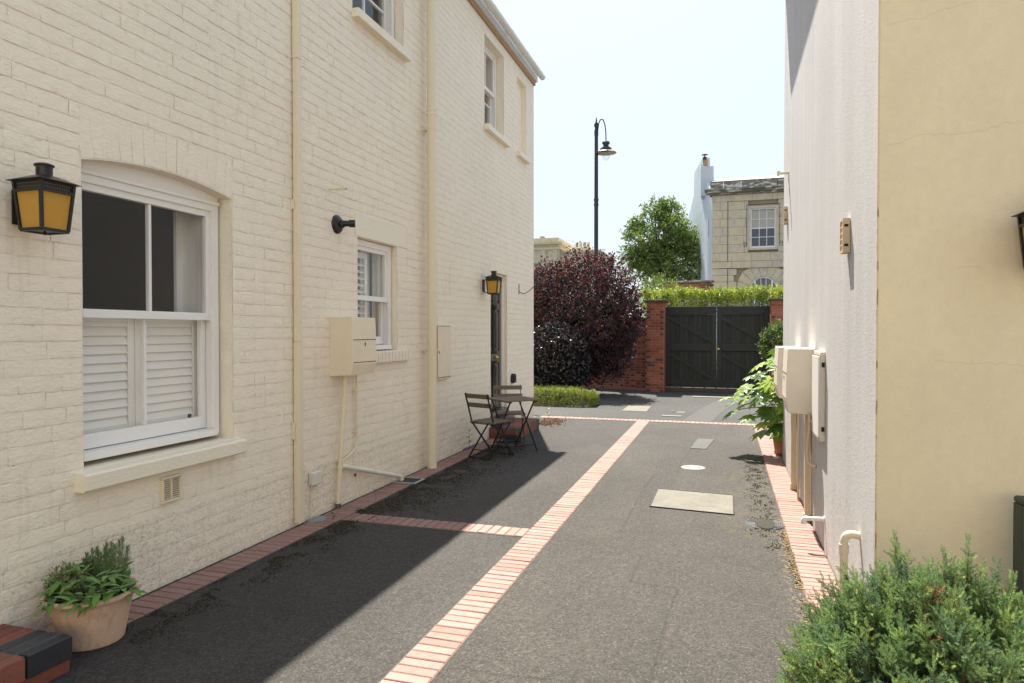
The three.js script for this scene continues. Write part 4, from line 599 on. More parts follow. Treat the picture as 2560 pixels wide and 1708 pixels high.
{
  const t = thing('stone_house', 'old stone house with sash window and chimney behind the gate', 'house', [-0.59, 0, -34]), W = 9, j = 0.009;
  const facade = part('facade', t);
  mesh('backing', lim(0, W, 0, 8.4, -0.4, -0.15), M({ color: lin(0.40, 0.345, 0.26), roughness: 1 }), facade);
  const R = rng(41); const blk = (x0, x1, y0, y1, z = 0.0) => { if (x1 - x0 > 0.05) mesh('stone_block', rlim(x0 + j / 2, x1 - j / 2, y0 + j / 2, y1 - j / 2, -0.16, z + (R() - 0.5) * 0.006, 0.008), stoneTones[(R() * 4) | 0], facade); };
  const WX0 = 1.73, WX1 = 2.85, WY0 = 5.55, WY1 = 7.42; // upper window, local x
  for (let c = 0; c < 7; c++) { const y0 = 4.95 + c * 0.405, y1 = y0 + 0.405, off = (c % 2) * 0.25; blk(0, 0.36 + off * 0.4, y0, y1, 0.05); blk(0.36 + off * 0.4, 0.70, y0, y1, 0.05);
    for (let x = 0.72; x < 4.6;) { let e = x + 0.62 + R() * 0.5; if (y1 > WY0 - 0.1 && y0 < WY1 + 0.12 && x < WX1 + 0.1 && e > WX0 - 0.1) { if (x < WX0 - 0.15) e = WX0 - 0.1; else { x = WX1 + 0.1; continue; } } blk(x, e, y0, y1); x = e; } }
  for (const [y0, y1, z] of [[7.79, 8.1, 0.03], [4.62, 4.94, 0.06]]) for (let x = 0; x < 4.6; x += 0.9) blk(x, x + 0.9, y0, y1, z);
  mesh('window_jambs', [lim(WX0 - 0.098, WX0, WY0 - 0.1, WY1 + 0.11, -0.2, 0.0), lim(WX1, WX1 + 0.098, WY0 - 0.1, WY1 + 0.11, -0.2, 0.0), lim(WX0, WX1, WY1, WY1 + 0.11, -0.2, 0.0)], stoneTones[0], facade);
  const lineM = M({ color: lin(0.03, 0.028, 0.025), roughness: 1 }), LX0 = WX0 - 0.18, LX1 = WX1 + 0.18, LY = WY1 + 0.16; // incised key pattern round the window
  mesh('key_pattern', [lim(LX0, LX1, LY, LY + 0.025, 0, 0.006), lim(LX0, LX0 + 0.025, WY0 + 0.1, LY, 0, 0.0055), lim(LX1 - 0.025, LX1, WY0 + 0.1, LY, 0, 0.0055), ...[[LX0, -1], [LX1, 1]].flatMap(([x, s]) => { const b = (u0, u1, y0, y1, z) => lim(Math.min(x + s * u0, x + s * u1), Math.max(x + s * u0, x + s * u1), y0, y1, 0, z); return [b(-0.025, 0.12, WY0 + 0.08, WY0 + 0.104, 0.0065), b(0.098, 0.12, WY0 + 0.1, WY0 + 0.29, 0.005), b(0.03, 0.12, WY0 + 0.275, WY0 + 0.295, 0.006), b(0.03, 0.05, WY0 + 0.17, WY0 + 0.275, 0.005)]; })], lineM, facade);
  // upper sash window, three panes by four
  const w = part('sash_window', t); const bw = (WX1 - WX0 - 0.12) / 3, bh = (WY1 - WY0 - 0.18) / 4;
  mesh('frame', [lim(WX0, WX0 + 0.06, WY0, WY1, -0.14, -0.07), lim(WX1 - 0.06, WX1, WY0, WY1, -0.14, -0.07), lim(WX0 + 0.06, WX1 - 0.06, WY1 - 0.06, WY1, -0.14, -0.07), lim(WX0 + 0.06, WX1 - 0.06, WY0, WY0 + 0.09, -0.14, -0.065)], farWhite, w);
  mesh('glazing_bars', [...[1, 2].map((i) => lim(WX0 + 0.06 + bw * i - 0.014, WX0 + 0.06 + bw * i + 0.014, WY0 + 0.09, WY1 - 0.06, -0.125, -0.085)), ...[1, 2, 3].map((i) => lim(WX0 + 0.06, WX1 - 0.06, WY0 + 0.09 + bh * i - (i === 2 ? 0.025 : 0.014), WY0 + 0.09 + bh * i + (i === 2 ? 0.025 : 0.014), -0.126, -0.084))], farWhite, w);
  const blindM = M({ color: lin(0.44, 0.41, 0.35), roughness: 0.7 });
  for (let i = 0; i < 3; i++) for (let k = 0; k < 4; k++) mesh('pane', lim(WX0 + 0.06 + bw * i, WX0 + 0.06 + bw * (i + 1), WY0 + 0.09 + bh * k, WY0 + 0.09 + bh * (k + 1), -0.112, -0.108), k > 1 ? blindM : farGlass, w);
  mesh('sill', rlim(WX0 - 0.06, WX1 + 0.06, WY0 - 0.1, WY0 - 0.001, -0.1, 0.09), stoneTones[2], w);
  // arched ground floor window with rusticated stones round it
  const cx = 2.32, r = 0.66, sy = 3.55; for (let i = 0; i < 9; i++) { const a0 = Math.PI * i / 9 + 0.012, a1 = Math.PI * (i + 1) / 9 - 0.012, ro = 1.15, s = new THREE.Shape(); s.absarc(0, 0, r, a0, a1, false); const top = (a) => { const x = Math.cos(a) * ro * 1.05, y = Math.min(Math.sin(a) * ro * 1.2, 1.06); return [x, y]; }; s.lineTo(...top(a1)); s.lineTo(...top(a0)); const m = mesh('voussoir', prism(s, 0.17, 0.006).translate(cx, sy, -0.16), stoneTones[i % 4], facade); }
  for (let c = 0; c < 4; c++) { const y0 = 3.36 + c * 0.31; blk(0, 0.7, y0, y0 + 0.31, 0.06); blk(0.72, 1.0 + (c % 2) * 0.12, y0, y0 + 0.31, 0.02); blk(3.55, 4.5, y0, y0 + 0.31, 0.02); }
  const aw = part('arched_window', t); mesh('frame', [new THREE.TorusGeometry(r - 0.04, 0.045, 6, 24, Math.PI).toNonIndexed().translate(cx, sy, -0.06), lim(cx - 0.42, cx - 0.34, 2.6, sy + 0.5, -0.1, -0.04), lim(cx + 0.34, cx + 0.42, 2.6, sy + 0.5, -0.1, -0.04), lim(cx - 0.13, cx - 0.1, 2.6, sy + 0.58, -0.1, -0.05), lim(cx + 0.1, cx + 0.13, 2.6, sy + 0.58, -0.1, -0.05), lim(cx - 0.4, cx + 0.4, sy + 0.02, sy + 0.05, -0.1, -0.05)], farWhite, aw);
  const ag = new THREE.Shape(); ag.moveTo(-r, -1); ag.lineTo(r, -1); ag.lineTo(r, 0); ag.absarc(0, 0, r, 0, Math.PI, false); mesh('pane', prism(ag, 0.01).translate(cx, sy, -0.085), farGlass, aw);
  // cornice, parapet, slates
  mesh('cornice', [rlim(-0.12, W, 8.1, 8.2, -0.3, 0.12), rlim(-0.28, W, 8.201, 8.30, -0.3, 0.26), rlim(-0.36, W, 8.301, 8.37, -0.3, 0.36)], grimeM, t);
  for (let x = -0.1, i = 0; x < 4.6; x += 0.62 + (i++ % 3) * 0.18) mesh('parapet_stone', rlim(x, x + 0.6 + (i % 3) * 0.18, 8.371, 8.78, -0.25, 0.06), grimeM, t);
  mesh('roof', [bar(V(W / 2, 8.78, -0.1), V(W / 2, 9.75, -4.2), W, 0.06)], M({ map: colTex(128, 128, 2, 2, (x, y, o) => { const n = fbm(x * 8, y * 16, 4, 16); o[0] = 0.25 + 0.4 * n; o[1] = 0.24 + 0.38 * n; o[2] = 0.23 + 0.36 * n; }), roughness: 0.9 }), t);
  // pale gable end running back to the left
  const gx = part('gable', t); const GL = Math.hypot(1.45, 6); gx.rotation.y = Math.PI - Math.atan2(6, 1.45); // local x runs back along the gable
  mesh('gable_wall', prism(poly([[0, 0], [GL, 0], [GL, 7.9], [GL * 0.72, 9.0], [GL * 0.70, 10.2], [GL * 0.36, 10.5], [GL * 0.30, 9.3], [0, 8.3]]), 0.35).translate(0, 0, 0.0), paleWallM, gx);
  mesh('downpipe', [cyl(V(0.75, 0, -0.06), V(0.75, 7.2, -0.06), 0.055)], farWhite, gx); mesh('downpipe', [cyl(V(GL - 0.2, 0, -0.06), V(GL - 0.2, 6.6, -0.06), 0.05), box(0.3, 0.22, 0.2, GL - 0.2, 6.7, -0.08)], farWhite, gx);
  const ch = part('chimney', t); ch.position.set(-0.25, 8.4, -1.6); mesh('stack', rlim(-0.33, 0.28, 0, 1.48, -1.4, 0.2, 0.02), M({ map: paleWallM.map, color: lin(0.85, 0.83, 0.8), roughness: 0.9 }), ch);
  const potM = M({ color: lin(0.40, 0.24, 0.15), roughness: 0.9 }); for (const [x, z, h] of [[-0.12, -0.1, 0.36], [-0.22, -0.8, 0.3]]) mesh('chimney_pot', lathe([[0.1, 1.48], [0.13, 1.5], [0.12, 1.48 + h * 0.8], [0.14, 1.48 + h * 0.85], [0.14, 1.48 + h]], 14).translate(x, 0, z), potM, ch);
  mesh('cowl', [cyl(V(-0.16, 1.8, -0.3), V(-0.16, 2.05, -0.3), 0.1), cyl(V(-0.16, 2.05, -0.3), V(-0.16, 2.2, -0.3), 0.03), new THREE.CylinderGeometry(0.05, 0.17, 0.06, 14).toNonIndexed().translate(-0.16, 2.2, -0.3)], M({ color: lin(0.06, 0.045, 0.04), roughness: 0.8 }), ch);
}
{ const t = thing('brick_boundary_wall', 'red brick boundary wall just above the bright hedge, left of the stone house', 'wall', [-2.6, 0, -31]), R = rng(17); mesh('core', lim(0, 2.1, 0, 3.78, -0.25, 0), paleMortar, t); for (let c = 0; c < 7; c++) for (let i = 0; i < 9; i++) { const b = mesh('brick', wallBrick[(R() * 4) | 0], oldTones[(R() * 5) | 0], t); b.quaternion.copy(FACE); b.scale.set(1, 1, 1.15); b.position.set(0.1 + 0.228 * i + (c % 2) * 0.11, 3.735 - c * 0.09, 0.008); } mesh('coping', rlim(-0.05, 2.15, 3.78, 3.86, -0.32, 0.08), grimeM, t); }
{ // classical terrace far left
  const t = thing('stone_terrace', 'distant stone terrace with chimney pots behind the purple bush', 'building', [-13.5, 0, -45]), s = stoneTones[1];
  mesh('main_block', lim(-4, 2.75, 0, 7.55, -8, 0), s, t); mesh('cornice', [rlim(-4, 2.85, 7.2, 7.35, -8, 0.1), rlim(-4, 2.95, 7.55, 7.72, -8, 0.22), rlim(-4, 2.72, 7.721, 8.0, -8, 0.0)], stoneTones[3], t);
  for (const x of [0.2, 1.55, 2.35]) mesh('pilaster', rlim(x, x + 0.3, 0, 7.19, 0.001, 0.09), stoneTones[2], t); for (const x of [0.65, 1.92]) mesh('window_recess', lim(x, x + 0.32 + (x < 1 ? 0.45 : 0), 3.5, 6.3, 0.002, 0.012), M({ color: lin(0.22, 0.215, 0.2), roughness: 0.8 }), t);
  mesh('side_block', lim(2.76, 5.4, 0, 7.0, -7, -0.4), s, t); mesh('side_parapet', rlim(2.76, 5.5, 7.0, 7.12, -7, -0.3), stoneTones[0], t);
  const c = part('chimney', t); mesh('stack', [rlim(3.48, 4.55, 7.12, 7.36, -2.5, -1.2), rlim(3.43, 4.6, 7.361, 7.44, -2.55, -1.15)], s, c); for (let i = 0; i < 4; i++) mesh('chimney_pot', lathe([[0.1, 7.44], [0.105, 7.48], [0.095, 7.78], [0.11, 7.8], [0.11, 7.83]], 10).translate(3.62 + 0.27 * i, 0, -1.8), i % 2 ? stoneTones[3] : grimeM, c);
  mesh('wires', [tube([V(-1.0, 7.0, 0.3), V(1.5, 5.6, 1.5)], 0.008, 4, 6)], ironM, t); mesh('rear_stack', rlim(0.75, 1.0, 7.9, 8.5, -3, -2.5), grimeM, t);
}
{ // street lamp
  const t = thing('street_lamp', 'tall black swan-neck street lamp with clear bowl', 'street lamp', [-4.01, 0, -22]), m = M({ color: lin(0.012, 0.014, 0.02), roughness: 0.4 });
  mesh('column', lathe([[0.12, 0], [0.12, 1.2], [0.085, 1.3], [0.07, 1.35], [0.066, 5.7], [0.08, 5.72], [0.08, 5.76], [0.068, 5.78], [0.068, 5.86], [0.08, 5.88], [0.08, 5.92], [0.064, 5.95], [0.058, 7.95], [0.066, 8.0], [0.07, 8.12], [0.055, 8.18], [0.05, 8.24], [0.078, 8.3], [0.07, 8.36], [0.03, 8.41], [0.022, 8.5], [0.001, 8.6]], 20), m, t);
  mesh('swan_neck', tube([V(0.05, 8.15, 0), V(0.08, 8.38, 0), V(0.15, 8.5, 0), V(0.22, 8.47, 0), V(0.28, 8.3, 0), V(0.31, 8.05, 0), V(0.315, 7.75, 0)], 0.018, 8, 40), m, t);
  mesh('lamp_head', lathe([[0.001, 7.78], [0.05, 7.77], [0.12, 7.75], [0.125, 7.69], [0.09, 7.67], [0.09, 7.6], [0.18, 7.55], [0.19, 7.48], [0.16, 7.475]], 24).translate(0.315, 0, 0), m, t);
  mesh('reflector', lathe([[0.15, 7.49], [0.34, 7.40], [0.34, 7.395], [0.15, 7.475]], 28).translate(0.315, 0, 0), M({ color: lin(0.42, 0.36, 0.30), roughness: 0.5 }), t);
  mesh('bowl', lathe([[0.16, 7.45], [0.155, 7.35], [0.12, 7.24], [0.06, 7.17], [0.001, 7.15]], 20).translate(0.315, 0, 0), MP({ color: lin(0.92, 0.95, 0.97), roughness: 0.06, transmission: 1, thickness: 0 }), t);
}
// ───────── bistro set ─────────
const slatMap = colTex(256, 256, 0.4, 0.4, (x, y, o) => { const n = fbm(x * 12, y * 180, 4, 72), k = 0.6 + 0.7 * n; o[0] = 0.17 * k; o[1] = 0.125 * k; o[2] = 0.085 * k; });
const slatM = M({ map: slatMap, roughness: 0.8, bumpMap: clayBump, bumpScale: 0.0015 }), steelBlack = M({ color: lin(0.012, 0.011, 0.011), roughness: 0.45, metalness: 0.3 });
function chair(label, x, z, turn) {
  const t = thing('folding_chair', label, 'chair', [x, 0, -z], turn, 'folding bistro chairs'), hw = 0.185;
  for (const s of [-1, 1]) {
    mesh('back_leg', [bar(V(s * hw, 0.83, -0.285), V(s * hw, 0.46, -0.165), 0.008, 0.022, V(0, 0, 1)), bar(V(s * hw, 0.46, -0.165), V(s * hw, 0.012, 0.225), 0.008, 0.022, V(0, 0, 1))], steelBlack, t);
    mesh('front_leg', bar(V(s * (hw - 0.014), 0.435, 0.17), V(s * (hw - 0.014), 0.012, -0.235), 0.008, 0.022, V(0, 0, 1)), steelBlack, t);
    mesh('seat_rail', bar(V(s * (hw - 0.026), 0.44, -0.19), V(s * (hw - 0.026), 0.445, 0.185), 0.008, 0.02, V(0, 1, 0)), steelBlack, t);
  }
  mesh('stretcher', [cyl(V(-hw, 0.12, 0.13), V(hw, 0.12, 0.13), 0.006, 0.006, 8), cyl(V(-hw + 0.014, 0.10, -0.15), V(hw - 0.014, 0.10, -0.15), 0.006, 0.006, 8), cyl(V(-hw, 0.02, 0.218), V(hw, 0.02, 0.218), 0.007, 0.007, 8), cyl(V(-hw + 0.014, 0.02, -0.227), V(hw - 0.014, 0.02, -0.227), 0.007, 0.007, 8), cyl(V(-hw, 0.445, -0.185), V(hw, 0.445, -0.185), 0.006, 0.006, 8)], steelBlack, t);
  for (let i = 0; i < 6; i++) { const m = mesh('seat_slat', rbox(0.40, 0.017, 0.056, 0.004), slatM, t); m.position.set(0, 0.462 + (i === 0 || i === 5 ? -0.002 : 0), -0.155 + 0.066 * i); }
  for (const [y, zz] of [[0.795, -0.262], [0.68, -0.225]]) { const m = mesh('back_slat', rbox(0.41, 0.06, 0.016, 0.004), slatM, t); m.position.set(0, y, zz); m.rotation.x = -0.31; }
}
chair('slatted folding chair nearest the camera, beside the wall', -2.845, 8.20, 2.75);
chair('slatted folding chair behind the bistro table, against the doorstep', -2.885, 9.12, 0.42);
{ const t = thing('bistro_table', 'small square slatted bistro table between the two folding chairs', 'table', [-2.70, 0, -8.70], Math.PI / 4 + 0.06), h = 0.70, w = 0.275;
  for (let i = 0; i < 7; i++) { const m = mesh('top_slat', rbox(0.55, 0.018, 0.07, 0.004), slatM, t); m.position.set(0, h, -0.24 + 0.08 * i); }
  mesh('top_frame', [bar(V(-0.2, h - 0.018, -w), V(-0.2, h - 0.018, w), 0.02, 0.014), bar(V(0.2, h - 0.018, -w), V(0.2, h - 0.018, w), 0.02, 0.014)], steelBlack, t);
  for (const s of [-1, 1]) { mesh('leg', bar(V(s * 0.21, h - 0.02, -0.22), V(s * 0.21, 0.01, 0.27), 0.01, 0.022, V(0, 0, 1)), steelBlack, t); mesh('leg', bar(V(s * 0.185, h - 0.02, 0.22), V(s * 0.185, 0.01, -0.27), 0.01, 0.022, V(0, 0, 1)), steelBlack, t); mesh('foot', box(0.03, 0.012, 0.05, s * 0.21, 0.006, 0.275), steelM, t); mesh('foot', box(0.03, 0.012, 0.05, s * 0.185, 0.006, -0.275), steelM, t); }
  mesh('stretcher', [cyl(V(-0.21, 0.1, 0.205), V(0.21, 0.1, 0.205), 0.006, 0.006, 8), cyl(V(-0.185, 0.1, -0.205), V(0.185, 0.1, -0.205), 0.006, 0.006, 8)], steelBlack, t); }

// ───────── pots ─────────
const terraMap = colTex(512, 512, 0.5, 0.5, (x, y, o) => {
  const n = fbm(x * 12, y * 12, 4, 6), band = fbm(x * 3, y * 70, 3, 35), f = vnoise(x * 400, y * 400, 200), w = sstep(0.55, 0.72, fbm(x * 10 + 3, y * 40, 4, 20)), d = sstep(0.60, 0.70, fbm(x * 40, y * 40, 4, 20));
  const k = (0.84 + 0.24 * n) * (0.95 + 0.1 * band) * (0.94 + 0.12 * f); let r = 0.68 * k, g = 0.445 * k, b = 0.30 * k; r += (0.68 - r) * 0.18 * w; g += (0.55 - g) * 0.18 * w; b += (0.42 - b) * 0.18 * w; const dd = d * 0.14; o[0] = r * (1 - dd); o[1] = g * (1 - dd); o[2] = b * (1 - dd);
});
const terraM = M({ map: terraMap, roughness: 0.85, bumpMap: clayBump, bumpScale: 0.0015 }), darkTerraM = M({ map: terraMap, color: lin(0.62, 0.42, 0.34), roughness: 0.85 }), soilM = M({ color: lin(0.035, 0.024, 0.015), roughness: 1, bumpMap: grainBump, bumpScale: 0.01 });
const potUV = (g, k) => { const uv = g.attributes.uv; for (let i = 0; i < uv.count; i++) uv.setXY(i, uv.getX(i) * k, uv.getY(i) * 0.4); return g; };
const POT = [-3.125, -2.695];
{ const t = thing('terracotta_pot', 'wide terracotta pot of herbs beside the near doorstep', 'pot', [POT[0], 0, POT[1]]);
  mesh('body', potUV(lathe([[0.001, 0.002], [0.142, 0.002], [0.148, 0.012], [0.162, 0.09], [0.178, 0.17], [0.192, 0.225], [0.206, 0.236], [0.216, 0.25], [0.216, 0.262], [0.204, 0.270], [0.19, 0.262], [0.182, 0.23]], 56), 1.2), terraM, t); mesh('soil', new THREE.CircleGeometry(0.186, 32).rotateX(-Math.PI / 2).translate(0, 0.238, 0), soilM, t); }
{ const t = thing('terracotta_pot', 'tall weathered terracotta pot holding the fatsia by the right wall end', 'pot', [0.765, 0, -9.52]); mesh('body', potUV(lathe([[0.001, 0.01], [0.135, 0.01], [0.142, 0.03], [0.135, 0.05], [0.15, 0.16], [0.185, 0.36], [0.205, 0.38], [0.205, 0.43], [0.19, 0.44], [0.18, 0.40]], 44), 1.2), darkTerraM, t); mesh('soil', new THREE.CircleGeometry(0.185, 24).rotateX(-Math.PI / 2).translate(0, 0.405, 0), soilM, t); }
{ const t = thing('terracotta_pot', 'second terracotta pot behind the fatsia pot, under the bay ball', 'pot', [0.80, 0, -10.25]); mesh('body', potUV(lathe([[0.001, 0.01], [0.13, 0.01], [0.15, 0.15], [0.18, 0.33], [0.2, 0.34], [0.2, 0.39], [0.18, 0.395], [0.175, 0.36]], 40), 1.2), darkTerraM, t); mesh('soil', new THREE.CircleGeometry(0.18, 24).rotateX(-Math.PI / 2).translate(0, 0.37, 0), soilM, t); }
// ───────── foliage ─────────
const leafMat = (r, g, b, o = {}) => MP({ color: lin(r, g, b), roughness: o.tr === 0 ? o.rough : 0.92, transmission: o.tr ?? 0.4, thickness: 0, clearcoat: o.coat ?? Math.max(0, 0.9 - (o.rough ?? 0.5)), clearcoatRoughness: o.rough ?? 0.5 });
function leafGeo(l, w, fold = 0.25) { const h = w * fold, g = new THREE.BufferGeometry().setFromPoints([V(0, 0, 0), V(w / 2, l * 0.42, h), V(0, l, 0), V(0, 0, 0), V(0, l, 0), V(-w / 2, l * 0.42, h)]); g.computeVertexNormals(); g.setAttribute('uv', new THREE.Float32BufferAttribute(new Float32Array(12), 2)); return g; }
function bladeGeo(l, w, droop = 0.25, n = 5, fold = 0.22, cup = 0) { // pointed oval leaf, folded on the midrib, bending over; base at origin, along +y, face to +z
  const P = [], row = (k) => { const t = k / n, ww = w * Math.pow(Math.sin(Math.PI * Math.pow(t, 0.8)), 0.8) / 2, y = l * t * (1 - 0.15 * droop * t), z = -l * droop * t * t; return [V(-ww, y, z + fold * ww + cup * ww * ww), V(0, y, z), V(ww, y, z + fold * ww + cup * ww * ww)]; };
  for (let k = 0; k < n; k++) { const a = row(k), b = row(k + 1); for (const i of [0, 1]) P.push(a[i], a[i + 1], b[i + 1], a[i], b[i + 1], b[i]); }
  let g = new THREE.BufferGeometry().setFromPoints(P); g = mergeVertices(g, 1e-5); g.computeVertexNormals(); boxUVi(g); return g;
}
function boxUVi(g) { const p = g.attributes.position, uv = new Float32Array(p.count * 2); for (let i = 0; i < p.count; i++) uv.set([p.getX(i), p.getY(i)], i * 2); g.setAttribute('uv', new THREE.BufferAttribute(uv, 2)); }
const barkM = M({ color: lin(0.10, 0.075, 0.055), roughness: 0.95 });
const qRand = (r) => new THREE.Quaternion(gauss(r), gauss(r), gauss(r), gauss(r)).normalize();
const shade = (c, k) => lin(c[0] * k, c[1] * k, c[2] * k);
function pick(r, list) { let t = r() * list.reduce((a, e) => a + e[1], 0); for (const e of list) { t -= e[1]; if (t <= 0) return e[0]; } return list[0][0]; }
const leafy = (...a) => stuff(inst(...a));
const white = (o) => leafMat(1, 1, 1, o); // tinted per copy

// leafy shoots over an uneven solid: outward-growing twigs, each carrying leaves along it
function shoots(o) {
  const { r, n, per, len, leaf, surf, cols, tip, tipN = 0, spread = 0.9, up = 0.35, size = [0.7, 1.2] } = o, out = [];
  for (let i = 0; i < n; i++) {
    const { p, d } = surf(r), dir = d.clone().add(rdir(r).multiplyScalar(spread * 0.5)).add(V(0, up, 0)).normalize(), L = len * (0.6 + 0.8 * r()), base = pick(r, cols), k0 = 0.75 + 0.5 * r();
    for (let k = 0; k < per; k++) { const t = (k + r()) / per, q = p.clone().addScaledVector(dir, L * (t - 0.55)).add(rdir(r).multiplyScalar(L * 0.10)), ld = dir.clone().multiplyScalar(0.55).add(rdir(r)).normalize(); const young = tip && dir.y > 0.5 && k >= per - tipN;
      out.push({ p: q, q: qUp(ld, r() * 6.28), s: rr(size[0], size[1], r), c: shade(young ? pick(r, tip) : base, k0 * (0.8 + 0.4 * r())) }); }
  } return out;
}
const ellipsoid = (cx, cy, cz, rx, ry, rz, lump, depth = 0.25) => (r) => { const d = rdir(r), k = (1 + lump * (fbm(d.x * 2.2 + 5 + cx, d.y * 2.2 + d.z * 1.7 + 9 + cz, 3) - 0.5) * 2) * (1 - depth * Math.pow(r(), 1.6)); return { p: V(cx + d.x * rx * k, cy + d.y * ry * k, cz + d.z * rz * k), d: V(d.x / rx, d.y / ry, d.z / rz).normalize() }; };
const cut = (list, f) => list.filter((e) => f(e.p));

{ // purple smoke bush
  const r = rng(61), t = thing('purple_bush', 'tall dark purple leaved bush spilling over the garden wall', 'bush', [-3.62, 0, -17.15]);
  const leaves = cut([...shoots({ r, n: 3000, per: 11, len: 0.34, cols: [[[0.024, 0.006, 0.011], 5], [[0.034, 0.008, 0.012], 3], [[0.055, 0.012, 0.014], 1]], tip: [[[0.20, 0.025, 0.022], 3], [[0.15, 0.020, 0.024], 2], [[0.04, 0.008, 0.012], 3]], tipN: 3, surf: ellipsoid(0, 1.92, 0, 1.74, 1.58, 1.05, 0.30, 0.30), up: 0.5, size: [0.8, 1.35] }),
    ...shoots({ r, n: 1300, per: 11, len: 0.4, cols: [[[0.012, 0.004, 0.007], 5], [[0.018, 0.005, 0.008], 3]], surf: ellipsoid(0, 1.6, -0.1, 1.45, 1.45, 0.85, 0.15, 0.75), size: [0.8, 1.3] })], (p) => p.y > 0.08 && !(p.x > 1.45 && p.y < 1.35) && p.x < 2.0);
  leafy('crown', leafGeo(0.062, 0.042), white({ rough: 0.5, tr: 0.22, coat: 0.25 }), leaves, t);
  const st = []; for (let i = 0; i < 9; i++) { const a = r() * 6.28, e = V(Math.cos(a) * rr(0.3, 1.0, r), rr(1.4, 2.6, r), Math.sin(a) * rr(0.2, 0.7, r)); st.push(tube([V(Math.cos(a) * 0.1, 0, Math.sin(a) * 0.1), e.clone().multiplyScalar(0.5).add(V(0, 0.2, 0)), e], 0.022, 6, 8)); } mesh('trunk', st, barkM, t);
}
{ // clipped purple ball
  const r = rng(62), t = thing('clipped_purple_shrub', 'clipped round shrub with glossy dark purple leaves', 'shrub', [-3.85, 0, -15.75]);
  const boxy = ellipsoid(0, 0.92, 0, 0.80, 0.86, 0.7, 0.05, 0.22);
  leafy('crown', leafGeo(0.055, 0.038, 0.12), white({ rough: 0.3, tr: 0, coat: 0.6 }), cut(shoots({ r, n: 2700, per: 8, len: 0.14, cols: [[[0.005, 0.004, 0.006], 5], [[0.008, 0.005, 0.007], 3], [[0.014, 0.006, 0.007], 1]], tip: [[[0.06, 0.012, 0.012], 1], [[0.014, 0.006, 0.008], 4]], tipN: 2, surf: boxy, size: [0.8, 1.2] }), (p) => p.y > 0.06), t);
  mesh('trunk', [cyl(V(0, 0, 0), V(0.05, 0.9, 0), 0.04, 0.02, 8), cyl(V(0, 0.2, 0), V(-0.3, 0.9, 0.1), 0.02, 0.012, 6), cyl(V(0, 0.2, 0), V(0.35, 0.8, -0.1), 0.02, 0.012, 6)], barkM, t);
}
{ // low box hedge
  const r = rng(63), t = thing('low_box_hedge', 'low clipped yellow green hedge below the purple shrub', 'hedge', [-3.35, 0, -14.55]);
  const surf = (q) => { const u = q(), f = q(); let x, y, z, d; if (f < 0.42) { x = rr(-1.3, 0.72, q); y = 0.36 - 0.20 * Math.pow(Math.max(0, (x + 0.1) / 0.82), 3); z = rr(-0.36, 0.36, q); d = V(0, 1, 0); } else if (f < 0.85) { x = rr(-1.3, 0.72, q); y = rr(0.02, 0.36, q); z = 0.40 - 0.25 * y * y / 0.13; d = V(0, 0.1, 1); } else { x = 0.70; y = rr(0.02, 0.24, q); z = rr(-0.4, 0.4, q); d = V(1, 0.2, 0); } const lump = 0.07 * (fbm(x * 3 + 9, z * 3 + y * 4, 2) - 0.5), edge = clamp((x - 0.35) / 0.4); z *= 1 - 0.35 * edge * edge; return { p: V(x, y, z).addScaledVector(d, lump - 0.12 * Math.pow(q(), 2)), d }; };
  leafy('foliage', leafGeo(0.026, 0.016), white({ rough: 0.45, tr: 0.35 }), cut(shoots({ r, n: 3400, per: 7, len: 0.07, cols: [[[0.20, 0.25, 0.014], 4], [[0.13, 0.18, 0.012], 3], [[0.32, 0.35, 0.025], 2]], surf, up: 0.6 }), (p) => p.y > 0.0), t);
  const st = []; for (let i = 0; i < 10; i++) st.push(cyl(V(-1.1 + i * 0.19, 0, rr(-0.2, 0.2, r)), V(-1.1 + i * 0.19, 0.3, rr(-0.2, 0.2, r)), 0.008, 0.005, 5)); mesh('stems', st, barkM, t);
}
{ // laurel hedge behind the gate
  const r = rng(64), t = thing('laurel_hedge', 'bright yellow green laurel hedge rising behind the dark gate', 'hedge', [-0.35, 0, -20.1]);
  const surf = (q) => { const x = rr(-1.9, 1.9, q), f = q(), top = 2.72 + 0.20 * (fbm(x * 1.7 + 3, 2, 3) - 0.5); return f < 0.55 ? { p: V(x, top - 0.15 * q(), rr(-0.5, 0.5, q)), d: V(0, 1, 0.1) } : { p: V(x, rr(1.9, top, q), 0.5 - 0.2 * q()), d: V(0, 0.5, 1).normalize() }; };
  leafy('foliage', leafGeo(0.105, 0.036), white({ rough: 0.35, tr: 0.42 }), shoots({ r, n: 1300, per: 8, len: 0.26, cols: [[[0.25, 0.32, 0.018], 4], [[0.16, 0.225, 0.016], 3], [[0.37, 0.42, 0.03], 3]], surf, up: 0.9, spread: 0.6, size: [0.7, 1.15] }), t);
  const st = []; for (let i = 0; i < 12; i++) { const x = -1.8 + i * 0.32; st.push(cyl(V(x, 0, 0), V(x + rr(-0.1, 0.1, r), 2.5, rr(-0.2, 0.2, r)), 0.025, 0.01, 6)); } mesh('stems', st, barkM, t);
}
{ const r = rng(65), t = thing('yellow_shrub', 'loose yellow green shrub between purple bush and hedge', 'shrub', [-2.05, 0, -22.3]); leafy('crown', leafGeo(0.07, 0.04), white({ rough: 0.4, tr: 0.4 }), shoots({ r, n: 420, per: 9, len: 0.26, cols: [[[0.18, 0.25, 0.025], 3], [[0.11, 0.17, 0.018], 3], [[0.26, 0.30, 0.04], 1]], surf: ellipsoid(0, 2.62, 0, 0.85, 0.75, 0.6, 0.2, 0.4), up: 0.5 }), t); mesh('trunk', [cyl(V(0, 0, 0), V(0, 2.6, 0), 0.04, 0.02, 8), cyl(V(0, 1.4, 0), V(-0.4, 2.8, 0.1), 0.02, 0.01, 6)], barkM, t); }
